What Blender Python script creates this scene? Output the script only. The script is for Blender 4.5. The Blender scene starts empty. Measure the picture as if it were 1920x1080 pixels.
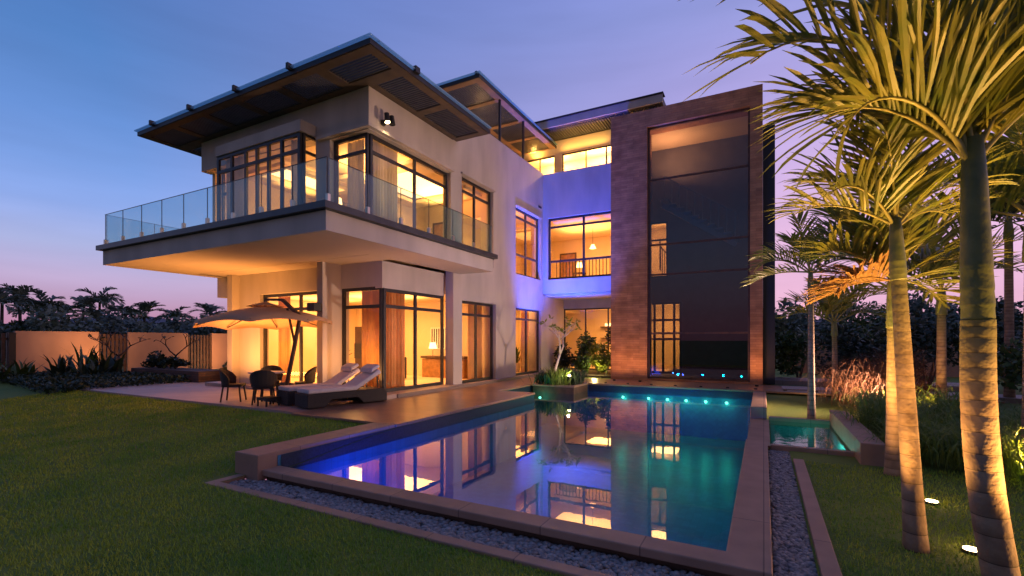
import bpy, math, random
import numpy as np
from mathutils import Vector, Matrix
R = math.radians
scene = bpy.context.scene
COL = scene.collection

# ---------------------------------------------------------------- camera
F_PX, HOR, YAW = 885.0, 638.0, math.atan2(472, 885)
cam_d = bpy.data.cameras.new("camera")
cam = bpy.data.objects.new("camera", cam_d); COL.objects.link(cam)
cam.location = (0, 0, 1.5)
cam.rotation_euler = (R(90), 0, YAW)
cam_d.sensor_width = 36; cam_d.lens = F_PX / 1920 * 36
cam_d.shift_y = (HOR - 540) / 1920
cam_d.clip_start = 0.05; cam_d.clip_end = 3000
scene.camera = cam
scene.view_settings.view_transform = 'Standard'
scene.view_settings.look = 'None'
scene.view_settings.exposure = 0.14
scene.view_settings.gamma = 1.0
SN, CS = math.sin(YAW), math.cos(YAW)

def lin(c):
    return tuple(((v / 255) / 12.92 if v / 255 <= .04045 else ((v / 255 + .055) / 1.055) ** 2.4) for v in c)

# ---------------------------------------------------------------- dusk sky
world = bpy.data.worlds.new("World"); scene.world = world
world.use_nodes = True
nt = world.node_tree; nt.nodes.clear()
def wn(t, **k):
    n = nt.nodes.new(t)
    for a, b in k.items(): setattr(n, a, b)
    return n
out = wn('ShaderNodeOutputWorld'); bg = wn('ShaderNodeBackground')
tc = wn('ShaderNodeTexCoord'); sep = wn('ShaderNodeSeparateXYZ')
nt.links.new(tc.outputs['Generated'], sep.inputs[0])
def ramp(stops):
    r = wn('ShaderNodeValToRGB'); e = r.color_ramp.elements
    while len(e) > 1: e.remove(e[-1])
    e[0].position = stops[0][0]; e[0].color = (*lin(stops[0][1]), 1)
    for p, c in stops[1:]:
        x = e.new(p); x.color = (*lin(c), 1)
    nt.links.new(sep.outputs[2], r.inputs[0]); return r
rl = ramp([(0, (172, 118, 145)), (.03, (182, 130, 160)), (.055, (178, 142, 172)), (.10, (182, 164, 200)), (.15, (166, 174, 218)), (.21, (134, 160, 220)), (.265, (116, 150, 214)), (.33, (98, 137, 202)), (.43, (78, 120, 182)), (.6, (72, 110, 178)), (1, (84, 112, 186))])
rr = ramp([(0, (214, 160, 180)), (.04, (222, 168, 192)), (.09, (224, 176, 206)), (.18, (224, 182, 218)), (.3, (198, 170, 218)), (.42, (168, 157, 214)), (.55, (142, 147, 208)), (.72, (118, 128, 198)), (1, (98, 114, 190))])
# azimuth factor: to the camera's left the sky is bluer, to its right pinker
dotn = wn('ShaderNodeVectorMath', operation='DOT_PRODUCT'); dotn.inputs[1].default_value = (CS, SN, 0)
nt.links.new(tc.outputs['Generated'], dotn.inputs[0])
mr = wn('ShaderNodeMapRange'); mr.inputs[1].default_value = -.60; mr.inputs[2].default_value = .42
nt.links.new(dotn.outputs['Value'], mr.inputs[0])
mixc = wn('ShaderNodeMix', data_type='RGBA')
nt.links.new(mr.outputs[0], mixc.inputs[0]); nt.links.new(rl.outputs[0], mixc.inputs[6]); nt.links.new(rr.outputs[0], mixc.inputs[7])
# faint streaky cloud veil
mp = wn('ShaderNodeMapping'); mp.inputs['Scale'].default_value = (1.2, 1.2, 9)
nz = wn('ShaderNodeTexNoise'); nz.inputs['Scale'].default_value = 2.2; nz.inputs['Detail'].default_value = 5
nt.links.new(tc.outputs['Generated'], mp.inputs[0]); nt.links.new(mp.outputs[0], nz.inputs[0])
mr2 = wn('ShaderNodeMapRange'); mr2.inputs[1].default_value = .35; mr2.inputs[2].default_value = .75; mr2.inputs[3].default_value = .94; mr2.inputs[4].default_value = 1.07
nt.links.new(nz.outputs['Fac'], mr2.inputs[0])
mul = wn('ShaderNodeMix', data_type='RGBA', blend_type='MULTIPLY'); mul.inputs[0].default_value = 1
nt.links.new(mixc.outputs[2], mul.inputs[6]); nt.links.new(mr2.outputs[0], mul.inputs[7])
sky = wn('ShaderNodeTexSky', sky_type='NISHITA'); sky.sun_disc = False
sky.sun_elevation = R(-1.0); sky.sun_rotation = R(200)
dot2 = wn('ShaderNodeVectorMath', operation='DOT_PRODUCT'); dot2.inputs[1].default_value = (-SN, CS, 0)
nt.links.new(tc.outputs['Generated'], dot2.inputs[0])
mr3 = wn('ShaderNodeMapRange'); mr3.inputs[1].default_value = -.7; mr3.inputs[2].default_value = .45; mr3.inputs[3].default_value = .45; mr3.inputs[4].default_value = 1.06
nt.links.new(dot2.outputs['Value'], mr3.inputs[0])
dk_ = wn('ShaderNodeMix', data_type='RGBA', blend_type='MULTIPLY'); dk_.inputs[0].default_value = 1
nt.links.new(mul.outputs[2], dk_.inputs[6]); nt.links.new(mr3.outputs[0], dk_.inputs[7])
adds = wn('ShaderNodeMix', data_type='RGBA', blend_type='ADD'); adds.inputs[0].default_value = .004
nt.links.new(dk_.outputs[2], adds.inputs[6]); nt.links.new(sky.outputs[0], adds.inputs[7])
nt.links.new(adds.outputs[2], bg.inputs[0]); bg.inputs[1].default_value = 1.0
nt.links.new(bg.outputs[0], out.inputs[0])

# last afterglow of the set sun, broad and weak, from the right
sd = bpy.data.lights.new("sun", 'SUN'); sd.energy = 0.15; sd.angle = R(40); sd.color = (1, .62, .48)
sun = bpy.data.objects.new("sun", sd); COL.objects.link(sun)
sun.rotation_euler = Vector((-.9, -.1, -.25)).to_track_quat('-Z', 'Y').to_euler()

# ---------------------------------------------------------------- materials
MAT = {}
def mat(name, col, rough=.6, metal=0, var=.12, scale=3, bump=0, bscale=None, spec=.5, col2=None, stretch=None, **kw):
    m = bpy.data.materials.new(name); m.use_nodes = True; t = m.node_tree
    b = t.nodes['Principled BSDF']; b.inputs['Roughness'].default_value = rough; b.inputs['Metallic'].default_value = metal
    b.inputs['Specular IOR Level'].default_value = spec
    tc = t.nodes.new('ShaderNodeTexCoord')
    n = t.nodes.new('ShaderNodeTexNoise'); n.inputs['Scale'].default_value = scale; n.inputs['Detail'].default_value = 6
    if stretch:
        sm = t.nodes.new('ShaderNodeMapping'); sm.inputs['Scale'].default_value = stretch; t.links.new(tc.outputs['Object'], sm.inputs[0]); t.links.new(sm.outputs[0], n.inputs[0])
    else: t.links.new(tc.outputs['Object'], n.inputs[0])
    r = t.nodes.new('ShaderNodeValToRGB')
    c2 = col2 or tuple(min(1, c * (1 + var)) for c in col); c1 = col if col2 else tuple(c * (1 - var) for c in col)
    r.color_ramp.elements[0].position = .3; r.color_ramp.elements[1].position = .7
    r.color_ramp.elements[0].color = (*c1, 1); r.color_ramp.elements[1].color = (*c2, 1)
    t.links.new(n.outputs['Fac'], r.inputs[0]); t.links.new(r.outputs[0], b.inputs['Base Color'])
    if bump:
        n2 = t.nodes.new('ShaderNodeTexNoise'); n2.inputs['Scale'].default_value = bscale or scale * 8; n2.inputs['Detail'].default_value = 4
        t.links.new(tc.outputs['Object'], n2.inputs[0])
        bp = t.nodes.new('ShaderNodeBump'); bp.inputs['Strength'].default_value = bump; bp.inputs['Distance'].default_value = .02
        t.links.new(n2.outputs['Fac'], bp.inputs['Height']); t.links.new(bp.outputs[0], b.inputs['Normal'])
    MAT[name] = m; return m
def emis(name, col, s):
    m = bpy.data.materials.new(name); m.use_nodes = True; t = m.node_tree; b = t.nodes['Principled BSDF']
    b.inputs['Base Color'].default_value = (*col, 1); b.inputs['Emission Color'].default_value = (*col, 1); b.inputs['Emission Strength'].default_value = s
    MAT[name] = m; return m
def glass(name, tint, refl=.9, ior=1.5, milky=0, milk=(.6, .8, .85), rough=0, bump=0, bscale=1.5):
    m = bpy.data.materials.new(name); m.use_nodes = True; t = m.node_tree; t.nodes.clear()
    o = t.nodes.new('ShaderNodeOutputMaterial'); tr = t.nodes.new('ShaderNodeBsdfTransparent'); tr.inputs[0].default_value = (*tint, 1)
    gl = t.nodes.new('ShaderNodeBsdfGlossy'); gl.inputs['Roughness'].default_value = rough; gl.inputs['Color'].default_value = (refl, refl, refl, 1)
    fr = t.nodes.new('ShaderNodeFresnel'); ge = t.nodes.new('ShaderNodeNewGeometry'); mi = t.nodes.new('ShaderNodeMapRange')
    mi.inputs[3].default_value = ior; mi.inputs[4].default_value = 1 / ior; t.links.new(ge.outputs['Backfacing'], mi.inputs[0]); t.links.new(mi.outputs[0], fr.inputs[0])
    mx = t.nodes.new('ShaderNodeMixShader'); t.links.new(fr.outputs[0], mx.inputs[0])
    last = tr
    if milky:
        df = t.nodes.new('ShaderNodeBsdfDiffuse'); df.inputs[0].default_value = (*milk, 1)
        tl = t.nodes.new('ShaderNodeBsdfTranslucent'); tl.inputs[0].default_value = (*milk, 1)
        m1 = t.nodes.new('ShaderNodeMixShader'); m1.inputs[0].default_value = .6
        t.links.new(df.outputs[0], m1.inputs[1]); t.links.new(tl.outputs[0], m1.inputs[2])
        m0 = t.nodes.new('ShaderNodeMixShader'); m0.inputs[0].default_value = milky
        t.links.new(tr.outputs[0], m0.inputs[1]); t.links.new(m1.outputs[0], m0.inputs[2]); last = m0
    t.links.new(last.outputs[0], mx.inputs[1]); t.links.new(gl.outputs[0], mx.inputs[2]); t.links.new(mx.outputs[0], o.inputs[0])
    if bump:
        tc = t.nodes.new('ShaderNodeTexCoord'); mpp = t.nodes.new('ShaderNodeMapping'); mpp.inputs['Scale'].default_value = (1, .6, 1)
        n = t.nodes.new('ShaderNodeTexNoise'); n.inputs['Scale'].default_value = bscale; n.inputs['Detail'].default_value = 3
        t.links.new(tc.outputs['Object'], mpp.inputs[0]); t.links.new(mpp.outputs[0], n.inputs[0])
        bp = t.nodes.new('ShaderNodeBump'); bp.inputs['Strength'].default_value = bump; bp.inputs['Distance'].default_value = .02
        t.links.new(n.outputs['Fac'], bp.inputs['Height']); t.links.new(bp.outputs[0], gl.inputs['Normal']); t.links.new(bp.outputs[0], fr.inputs['Normal'])
    MAT[name] = m; return m
def brick(name, c1, c2, mortar, bw, bh, ms, rough=.5, bump=.3, rot=(0, 0, 0), offset=.5, noise=.35, nscale=1.2, spec=.5):
    m = mat(name, c1, rough, scale=nscale, spec=spec); t = m.node_tree; b = t.nodes['Principled BSDF']
    tc = next(n for n in t.nodes if n.type == 'TEX_COORD'); r = next(n for n in t.nodes if n.type == 'VALTORGB')
    mpp = t.nodes.new('ShaderNodeMapping'); mpp.inputs['Rotation'].default_value = rot
    br = t.nodes.new('ShaderNodeTexBrick'); br.offset = offset; br.inputs['Scale'].default_value = 1
    br.inputs['Brick Width'].default_value = bw; br.inputs['Row Height'].default_value = bh; br.inputs['Mortar Size'].default_value = ms
    br.inputs['Mortar Smooth'].default_value = .1; br.inputs['Bias'].default_value = 0
    br.inputs['Color1'].default_value = (*c1, 1); br.inputs['Color2'].default_value = (*c2, 1); br.inputs['Mortar'].default_value = (*mortar, 1)
    t.links.new(tc.outputs['Object'], mpp.inputs[0]); t.links.new(mpp.outputs[0], br.inputs[0])
    r.color_ramp.elements[0].color = (1 - noise,) * 3 + (1,); r.color_ramp.elements[1].color = (1, 1, 1, 1)
    mx = t.nodes.new('ShaderNodeMix'); mx.data_type = 'RGBA'; mx.blend_type = 'MULTIPLY'; mx.inputs[0].default_value = 1
    t.links.new(br.outputs[0], mx.inputs[6]); t.links.new(r.outputs[0], mx.inputs[7]); t.links.new(mx.outputs[2], b.inputs['Base Color'])
    bp = t.nodes.new('ShaderNodeBump'); bp.inputs['Strength'].default_value = bump; bp.inputs['Distance'].default_value = .01; bp.invert = True
    t.links.new(br.outputs['Fac'], bp.inputs['Height']); t.links.new(bp.outputs[0], b.inputs['Normal'])
    return m

mat('plaster', (.46, .415, .375), .85, var=.13, scale=1.6, stretch=(1, 1, .28), bump=.18, bscale=60)
mat('plaster_in', (.68, .54, .36), .8, var=.04, scale=1)
mat('soffit_plaster', (.46, .40, .33), .85, var=.05, scale=1)
mat('dark_metal', (.035, .034, .038), .45, .3, var=.2, scale=6)
mat('trim_metal', (.055, .058, .065), .4, .3, var=.2, scale=3)
mat('roof_frame', (.10, .075, .052), .6, 0, var=.2, scale=4)
mat('slat', (.085, .09, .10), .4, .3, var=.15, scale=4)
mat('warm_beam', (.32, .20, .12), .6, var=.15, scale=3)
mat('wood_dark', (.08, .04, .022), .6, var=.35, scale=5, bump=.2)
mat('wood_mid', (.30, .15, .06), .5, var=.3, scale=6)
mat('floor_in', (.45, .30, .16), .25, var=.1, scale=1)
mat('white_paint', (.75, .72, .66), .5, var=.04)
mat('curtain', (.80, .52, .24), .9, var=.08, scale=4)
mat('sheer', (.78, .74, .62), .9, var=.05, scale=4)
mat('cushion', (.55, .50, .50), .9, var=.06, scale=10, bump=.1)
mat('wicker', (.018, .014, .013), .6, var=.5, scale=60, bump=.6, bscale=140)
mat('canvas', (.50, .30, .18), .9, var=.08, scale=3)
mat('brushed', (.62, .56, .46), .35, 1, var=.1)
mat('black', (.015, .015, .016), .5)
mat('garden_wall', (.44, .26, .17), .9, var=.12, scale=.9, bump=.1)
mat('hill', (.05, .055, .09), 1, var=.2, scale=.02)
mat('soil', (.05, .035, .025), 1, var=.4, scale=8, bump=.5)
mat('foliage', (.035, .075, .018), .55, col2=(.075, .13, .03), scale=6)
mat('foliage_dark', (.016, .034, .016), .6, col2=(.03, .055, .02), scale=4)
mat('foliage_haze', (.085, .13, .14), .8, col2=(.15, .20, .13), scale=.8)  # pale bluish leaf colour stands in for haze over distance
mat('foliage_light', (.10, .15, .02), .5, col2=(.24, .26, .04), scale=6)
mat('foliage_red', (.09, .035, .018), .8, col2=(.18, .09, .045), scale=9)
mat('grass_tall', (.09, .18, .03), .6, col2=(.20, .28, .05), scale=5)
mat('frond', (.10, .15, .022), .42, col2=(.25, .23, .04), scale=3.5)
mat('frond_dry', (.30, .17, .06), .7, col2=(.42, .26, .10), scale=9)
mat('rachis', (.20, .20, .05), .5, col2=(.28, .25, .07), scale=4)
mat('crownshaft', (.06, .09, .025), .5, col2=(.16, .17, .05), scale=5, bump=.3, bscale=18)
def leafy(name, brown=None):
    t = MAT[name].node_tree; b = t.nodes['Principled BSDF']; o = next(n for n in t.nodes if n.type == 'OUTPUT_MATERIAL'); r = next(n for n in t.nodes if n.type == 'VALTORGB')
    if brown:
        x = r.color_ramp.elements.new(.78); x.color = (*brown, 1)
    tl = t.nodes.new('ShaderNodeBsdfTranslucent'); t.links.new(r.outputs[0], tl.inputs[0]); mx = t.nodes.new('ShaderNodeMixShader'); mx.inputs[0].default_value = .38
    t.links.new(b.outputs[0], mx.inputs[1]); t.links.new(tl.outputs[0], mx.inputs[2]); t.links.new(mx.outputs[0], o.inputs[0])
leafy('curtain'); leafy('sheer'); leafy('grass_tall'); leafy('foliage_red'); leafy('frond', (.36, .18, .06)); leafy('foliage_light'); leafy('frond_dry')
mat('bark_far', (.05, .045, .04), .9)
mat('bark_pale', (.45, .38, .36), .8, var=.2, scale=8)
mat('pebble', (.09, .085, .085), .6, col2=(.34, .32, .30), scale=22, var=.3)
mat('water_wall', (.03, .12, .14), .4, var=.3, scale=2)
brick('stone', (.54, .26, .12), (.40, .18, .085), (.16, .085, .055), .46, .085, .003, .75, .5, rot=(R(90), 0, 0), noise=.42, nscale=2.6)
brick('deck', (.31, .18, .11), (.26, .15, .09), (.13, .09, .07), .9, .45, .006, .32, .2, noise=.25, nscale=1.5)
brick('patio', (.38, .29, .25), (.33, .25, .22), (.2, .15, .13), .6, .6, .006, .5, .2, noise=.2, offset=0)
brick('coping', (.34, .215, .145), (.29, .18, .12), (.14, .09, .065), .9, 5, .006, .6, .2, noise=.22, nscale=4, offset=0)
brick('coping_side', (.34, .215, .145), (.29, .18, .12), (.14, .09, .065), 5, .9, .006, .6, .2, noise=.22, nscale=4, offset=0)
brick('pool_tile', (.02, .12, .19), (.03, .17, .24), (.018, .10, .15), .12, .12, .003, .35, .15, noise=.35, offset=0)
brick('wall_brick', (.16, .085, .055), (.12, .065, .045), (.08, .05, .04), .3, .09, .01, .9, .4, rot=(R(90), 0, R(0)))
glass('glass', (.93, .94, .92), refl=.9, ior=1.5)
glass('glass_dark', (.24, .25, .30), refl=.8, ior=1.95)
glass('glass_rail', (.78, .90, .92), refl=.9, ior=1.45, milky=.06)
glass('glass_edge', (.55, .78, .85), refl=.8, ior=1.4, milky=.45, milk=(.55, .8, .9))
glass('water', (.62, .84, .92), refl=1.0, ior=1.6, rough=.004, bump=.05, bscale=2.6)
glass('water_dark', (.35, .6, .62), refl=.9, ior=1.25, rough=.01, bump=.15, bscale=7)
emis('lamp_warm', (1, .72, .38), 14); emis('lamp_white', (1, .70, .34), 22); emis('lamp_teal', (.4, 1, .75), 3); emis('lamp_shade', (1, .66, .28), 3.2); emis('lamp_soft', (1, .70, .34), 2.2)

# lawn: mown turf with patches
m = mat('lawn', (.065, .13, .012), .9, col2=(.15, .19, .02), scale=.9, bump=.9, bscale=38)
mat('blade', (.13, .29, .02), .7, col2=(.38, .44, .04), scale=1.1)
# palm trunks: pale grey brown with a dark ring at every leaf scar
def ringmat(name, spacing, c1, c2):
    m = mat(name, c1, .85, col2=c2, scale=7, bump=.35, bscale=30); t = m.node_tree; b = t.nodes['Principled BSDF']
    tc = next(n for n in t.nodes if n.type == 'TEX_COORD'); r = next(n for n in t.nodes if n.type == 'VALTORGB')
    s = t.nodes.new('ShaderNodeSeparateXYZ'); t.links.new(tc.outputs['UV'], s.inputs[0])
    a = t.nodes.new('ShaderNodeMath'); a.operation = 'FRACT'; t.links.new(s.outputs[1], a.inputs[0])
    cr = t.nodes.new('ShaderNodeValToRGB'); e = cr.color_ramp.elements
    e[0].position = 0; e[0].color = (.12, .10, .08, 1); e[1].position = .07; e[1].color = (.75, .72, .7, 1); x = e.new(.5); x.color = (1, 1, 1, 1)
    t.links.new(a.outputs[0], cr.inputs[0])
    mx = t.nodes.new('ShaderNodeMix'); mx.data_type = 'RGBA'; mx.blend_type = 'MULTIPLY'; mx.inputs[0].default_value = 1
    gm = t.nodes.new('ShaderNodeMapRange'); gm.inputs[1].default_value = .66; gm.inputs[2].default_value = 1.0; gm.inputs[4].default_value = .85; t.links.new(s.outputs[0], gm.inputs[0])
    g2 = t.nodes.new('ShaderNodeMix'); g2.data_type = 'RGBA'; g2.inputs[7].default_value = (.12, .13, .035, 1); t.links.new(gm.outputs[0], g2.inputs[0]); t.links.new(r.outputs[0], g2.inputs[6])
    t.links.new(g2.outputs[2], mx.inputs[6]); t.links.new(cr.outputs[0], mx.inputs[7]); t.links.new(mx.outputs[2], b.inputs['Base Color'])
ringmat('bark', .12, (.19, .12, .075), (.34, .24, .155))

# ---------------------------------------------------------------- mesh helpers
class MB:
    def __init__(s): s.v = []; s.f = []; s.uv = None
    def add(s, vs, fs):
        o = len(s.v); s.v += [tuple(p) for p in vs]; s.f += [tuple(i + o for i in f) for f in fs]; return s
    def box(s, x0, x1, y0, y1, z0, z1):
        return s.add([(x0, y0, z0), (x1, y0, z0), (x1, y1, z0), (x0, y1, z0), (x0, y0, z1), (x1, y0, z1), (x1, y1, z1), (x0, y1, z1)],
                     [(0, 3, 2, 1), (4, 5, 6, 7), (0, 1, 5, 4), (1, 2, 6, 5), (2, 3, 7, 6), (3, 0, 4, 7)])
    def bar(s, p, q, w, h=None):
        h = h or w; p = Vector(p); q = Vector(q); d = (q - p).normalized()
        up = Vector((0, 0, 1)) if abs(d.z) < .95 else Vector((1, 0, 0))
        a = d.cross(up).normalized(); b = a.cross(d).normalized()
        vs = [c + a * sx * w / 2 + b * sy * h / 2 for c in (p, q) for sx, sy in ((-1, -1), (1, -1), (1, 1), (-1, 1))]
        return s.add(vs, [(0, 1, 2, 3), (7, 6, 5, 4), (0, 4, 5, 1), (1, 5, 6, 2), (2, 6, 7, 3), (3, 7, 4, 0)])
    def tube(s, pts, rad, n=8, cap=True):
        pts = [Vector(p) for p in pts]; rad = rad if hasattr(rad, '__len__') else [rad] * len(pts)
        vs = []; fs = []
        for i, p in enumerate(pts):
            d = (pts[min(i + 1, len(pts) - 1)] - pts[max(i - 1, 0)]).normalized()
            ref = Vector((1, 0, 0)) if abs(d.x) < .9 else Vector((0, 1, 0))
            a = d.cross(ref).normalized(); b = d.cross(a).normalized()
            for k in range(n):
                t = 2 * math.pi * k / n; vs.append(p + (a * math.cos(t) + b * math.sin(t)) * rad[i])
        for i in range(len(pts) - 1):
            for k in range(n):
                k2 = (k + 1) % n; fs.append((i * n + k, i * n + k2, (i + 1) * n + k2, (i + 1) * n + k))
        if cap: fs.append(tuple(range(n))[::-1]); fs.append(tuple((len(pts) - 1) * n + k for k in range(n)))
        return s.add(vs, fs)
    def prism(s, poly, axis, a0, a1):          # poly in the other two axes, extruded along axis
        n = len(poly)
        def P(c, a): return {'x': (a, c[0], c[1]), 'y': (c[0], a, c[1]), 'z': (c[0], c[1], a)}[axis]
        vs = [P(c, a0) for c in poly] + [P(c, a1) for c in poly]
        return s.add(vs, [tuple(range(n))[::-1], tuple(range(n, 2 * n))] + [(i, (i + 1) % n, n + (i + 1) % n, n + i) for i in range(n)])
    def build(s, name, m, parent=None, smooth=False, bevel=0):
        me = bpy.data.meshes.new(name); me.from_pydata(s.v, [], s.f); me.materials.append(MAT[m] if isinstance(m, str) else m)
        o = bpy.data.objects.new(name, me); COL.objects.link(o)
        if smooth: me.polygons.foreach_set('use_smooth', [True] * len(me.polygons))
        if bevel:
            b = o.modifiers.new('bevel', 'BEVEL'); b.width = bevel; b.segments = 2; b.limit_method = 'ANGLE'
        if parent is not None:
            o.parent = parent
            if parent.type == 'EMPTY': o.matrix_parent_inverse = Matrix.Translation(-parent.location)
        return o
def csg(add, sub):
    """solid from axis-aligned boxes with openings; only outer faces are made"""
    cuts = [sorted({round(b[i], 4) for b in add + sub for i in (2 * a, 2 * a + 1)}) for a in range(3)]
    nx, ny, nz_ = (len(c) - 1 for c in cuts)
    S = np.zeros((nx + 2, ny + 2, nz_ + 2), bool)
    def rng(a, lo, hi): return cuts[a].index(round(lo, 4)) + 1, cuts[a].index(round(hi, 4)) + 1
    for val, lst in ((True, add), (False, sub)):
        for b in lst:
            (i0, i1), (j0, j1), (k0, k1) = rng(0, b[0], b[1]), rng(1, b[2], b[3]), rng(2, b[4], b[5])
            S[i0:i1, j0:j1, k0:k1] = val
    mb = MB(); vid = {}
    def V(i, j, k):
        if (i, j, k) not in vid: vid[(i, j, k)] = len(mb.v); mb.v.append((cuts[0][i], cuts[1][j], cuts[2][k]))
        return vid[(i, j, k)]
    for i, j, k in np.argwhere(S):
        a, b, c = i - 1, j - 1, k - 1
        if not S[i - 1, j, k]: mb.f.append((V(a, b, c), V(a, b, c + 1), V(a, b + 1, c + 1), V(a, b + 1, c)))
        if not S[i + 1, j, k]: mb.f.append((V(a + 1, b, c), V(a + 1, b + 1, c), V(a + 1, b + 1, c + 1), V(a + 1, b, c + 1)))
        if not S[i, j - 1, k]: mb.f.append((V(a, b, c), V(a + 1, b, c), V(a + 1, b, c + 1), V(a, b, c + 1)))
        if not S[i, j + 1, k]: mb.f.append((V(a, b + 1, c), V(a, b + 1, c + 1), V(a + 1, b + 1, c + 1), V(a + 1, b + 1, c)))
        if not S[i, j, k - 1]: mb.f.append((V(a, b, c), V(a, b + 1, c), V(a + 1, b + 1, c), V(a + 1, b, c)))
        if not S[i, j, k + 1]: mb.f.append((V(a, b, c + 1), V(a + 1, b, c + 1), V(a + 1, b + 1, c + 1), V(a, b + 1, c + 1)))
    return mb
def tag(o, label=None, cat=None, group=None, kind=None):
    if label: o['label'] = label
    if cat: o['category'] = cat
    if group: o['group'] = group
    if kind: o['kind'] = kind
    return o
def empty(name, loc, label=None, cat=None, group=None):
    o = bpy.data.objects.new(name, None); COL.objects.link(o); o.location = loc; o.empty_display_size = .2
    return tag(o, label, cat, group)
def copy_tree(o, parent=None):
    c = o.copy(); COL.objects.link(c)
    if parent: c.parent = parent
    for ch in list(o.children): copy_tree(ch, c)
    return c
def lamp(kind, loc, power, col=(1, .6, .25), size=.1, target=None, size_y=None, spot=60, blend=.6, parent=None):
    d = bpy.data.lights.new("light", kind); d.energy = power; d.color = col
    if kind == 'AREA':
        d.size = size
        if size_y: d.shape = 'RECTANGLE'; d.size_y = size_y
    else: d.shadow_soft_size = size
    if kind == 'SPOT': d.spot_size = R(spot); d.spot_blend = blend
    o = bpy.data.objects.new("light", d); COL.objects.link(o); o.location = loc
    if target is not None: o.rotation_euler = (Vector(target) - Vector(loc)).to_track_quat('-Z', 'Y').to_euler()
    return o
rnd = random.Random(7)
ORD = ['leftmost', 'second from the left', 'third from the left', 'fourth from the left', 'fifth from the left', 'sixth from the left', 'seventh from the left', 'eighth from the left', 'eighth from the right', 'seventh from the right', 'sixth from the right', 'fifth from the right', 'fourth from the right', 'third from the right', 'second from the right', 'rightmost']

# ---------------------------------------------------------------- the ground
def smooth(t): t = max(0, min(1, t)); return t * t * (3 - 2 * t)
def zg(x, y):
    left = -.30 + .24 * smooth((y - 3.4) / 3.3)
    right = -.32 + .22 * smooth((y - 12.2) / 3)
    t = smooth((x + 6) / 5.5)
    z = left * (1 - t) + right * t
    far = smooth((math.hypot(x, y) - 22) / 30)
    return z * (1 - far) - .03 * far
holes = [(-5.78, -.22, 4.12, 15.85), (-7.0, -5.78, 12.2, 15.85), (.12, 1.26, 9.12, 12.1), (-6.05, .37, 3.55, 4.12), (-.22, .37, 4.12, 9.0)]
def grid_cuts(lo, hi, fine_lo, fine_hi, step, extra):
    c = set(np.round(np.arange(fine_lo, fine_hi + .01, step), 3)) | set(extra)
    for k in (30, 45, 70, 120, 250, 600, 1500):
        if k > fine_hi: c.add(k)
        if -k < fine_lo: c.add(-k)
    return sorted(x for x in c if lo <= x <= hi)
gx = grid_cuts(-1500, 1500, -28, 14, .7, [h for b in holes for h in b[:2]])
gy = grid_cuts(-1500, 1500, -6, 28, .7, [h for b in holes for h in b[2:]])
mb = MB()
mb.v = [(x, y, zg(x, y)) for y in gy for x in gx]; W = len(gx)
for j in range(len(gy) - 1):
    for i in range(W - 1):
        cx, cy = (gx[i] + gx[i + 1]) / 2, (gy[j] + gy[j + 1]) / 2
        if any(b[0] < cx < b[1] and b[2] < cy < b[3] for b in holes): continue
        mb.f.append((j * W + i, j * W + i + 1, (j + 1) * W + i + 1, (j + 1) * W + i))
tag(mb.build('lawn', 'lawn', smooth=True), 'mown green lawn around the pool and villa', kind='structure')

# blades of grass on the visible lawn
def blades(n, area, seed, h=(.018, .04), keep=None):
    r = np.random.default_rng(seed)
    x = r.uniform(area[0], area[1], n * 3); y = r.uniform(area[2], area[3], n * 3)
    d = np.hypot(x, y); p = np.clip(4.0 / np.maximum(d, 1.2), 0, 1) ** 1.3
    k = r.random(n * 3) < p
    if keep is not None: k &= keep(x, y)
    x = x[k][:n]; y = y[k][:n]; n = len(x); d = np.hypot(x, y)
    z = np.array([zg(a, b) for a, b in zip(x, y)]) - .004
    a = r.uniform(0, 2 * np.pi, n); hh = r.uniform(*h, n) * (1 + .04 * d); w = .0022 * (1 + .28 * d)
    le = r.uniform(-.02, .02, (n, 2))
    V = np.zeros((n, 3, 3)); ca, sa = np.cos(a) * w, np.sin(a) * w
    V[:, 0] = np.stack([x - ca, y - sa, z], 1); V[:, 1] = np.stack([x + ca, y + sa, z], 1)
    V[:, 2] = np.stack([x + le[:, 0], y + le[:, 1], z + hh], 1)
    me = bpy.data.meshes.new('grass'); me.vertices.add(n * 3); me.vertices.foreach_set('co', V.ravel())
    me.loops.add(n * 3); me.loops.foreach_set('vertex_index', np.arange(n * 3, dtype=np.int32))
    me.polygons.add(n); me.polygons.foreach_set('loop_start', np.arange(0, n * 3, 3, dtype=np.int32)); me.polygons.foreach_set('loop_total', np.full(n, 3, dtype=np.int32))
    me.update(); me.materials.append(MAT['blade']); o = bpy.data.objects.new('grass', me); COL.objects.link(o); return o
kl = lambda x, y: ~((x > -6.32) & (y > 3.42) & (x < .6)) & (y < 6.55) & (x < .5)
tag(blades(170000, (-19, .4, -.3, 6.55), 1, keep=kl), 'short blades of the left lawn', 'grass', kind='stuff')
kr = lambda x, y: (x > .56) & ~((x < 1.7) & (y > 8.3)) & (y < 8.6)
tag(blades(40000, (.5, 4.5, 1.5, 8.6), 2, keep=kr), 'short blades of the right lawn under the palms', 'grass', kind='stuff')

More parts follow.
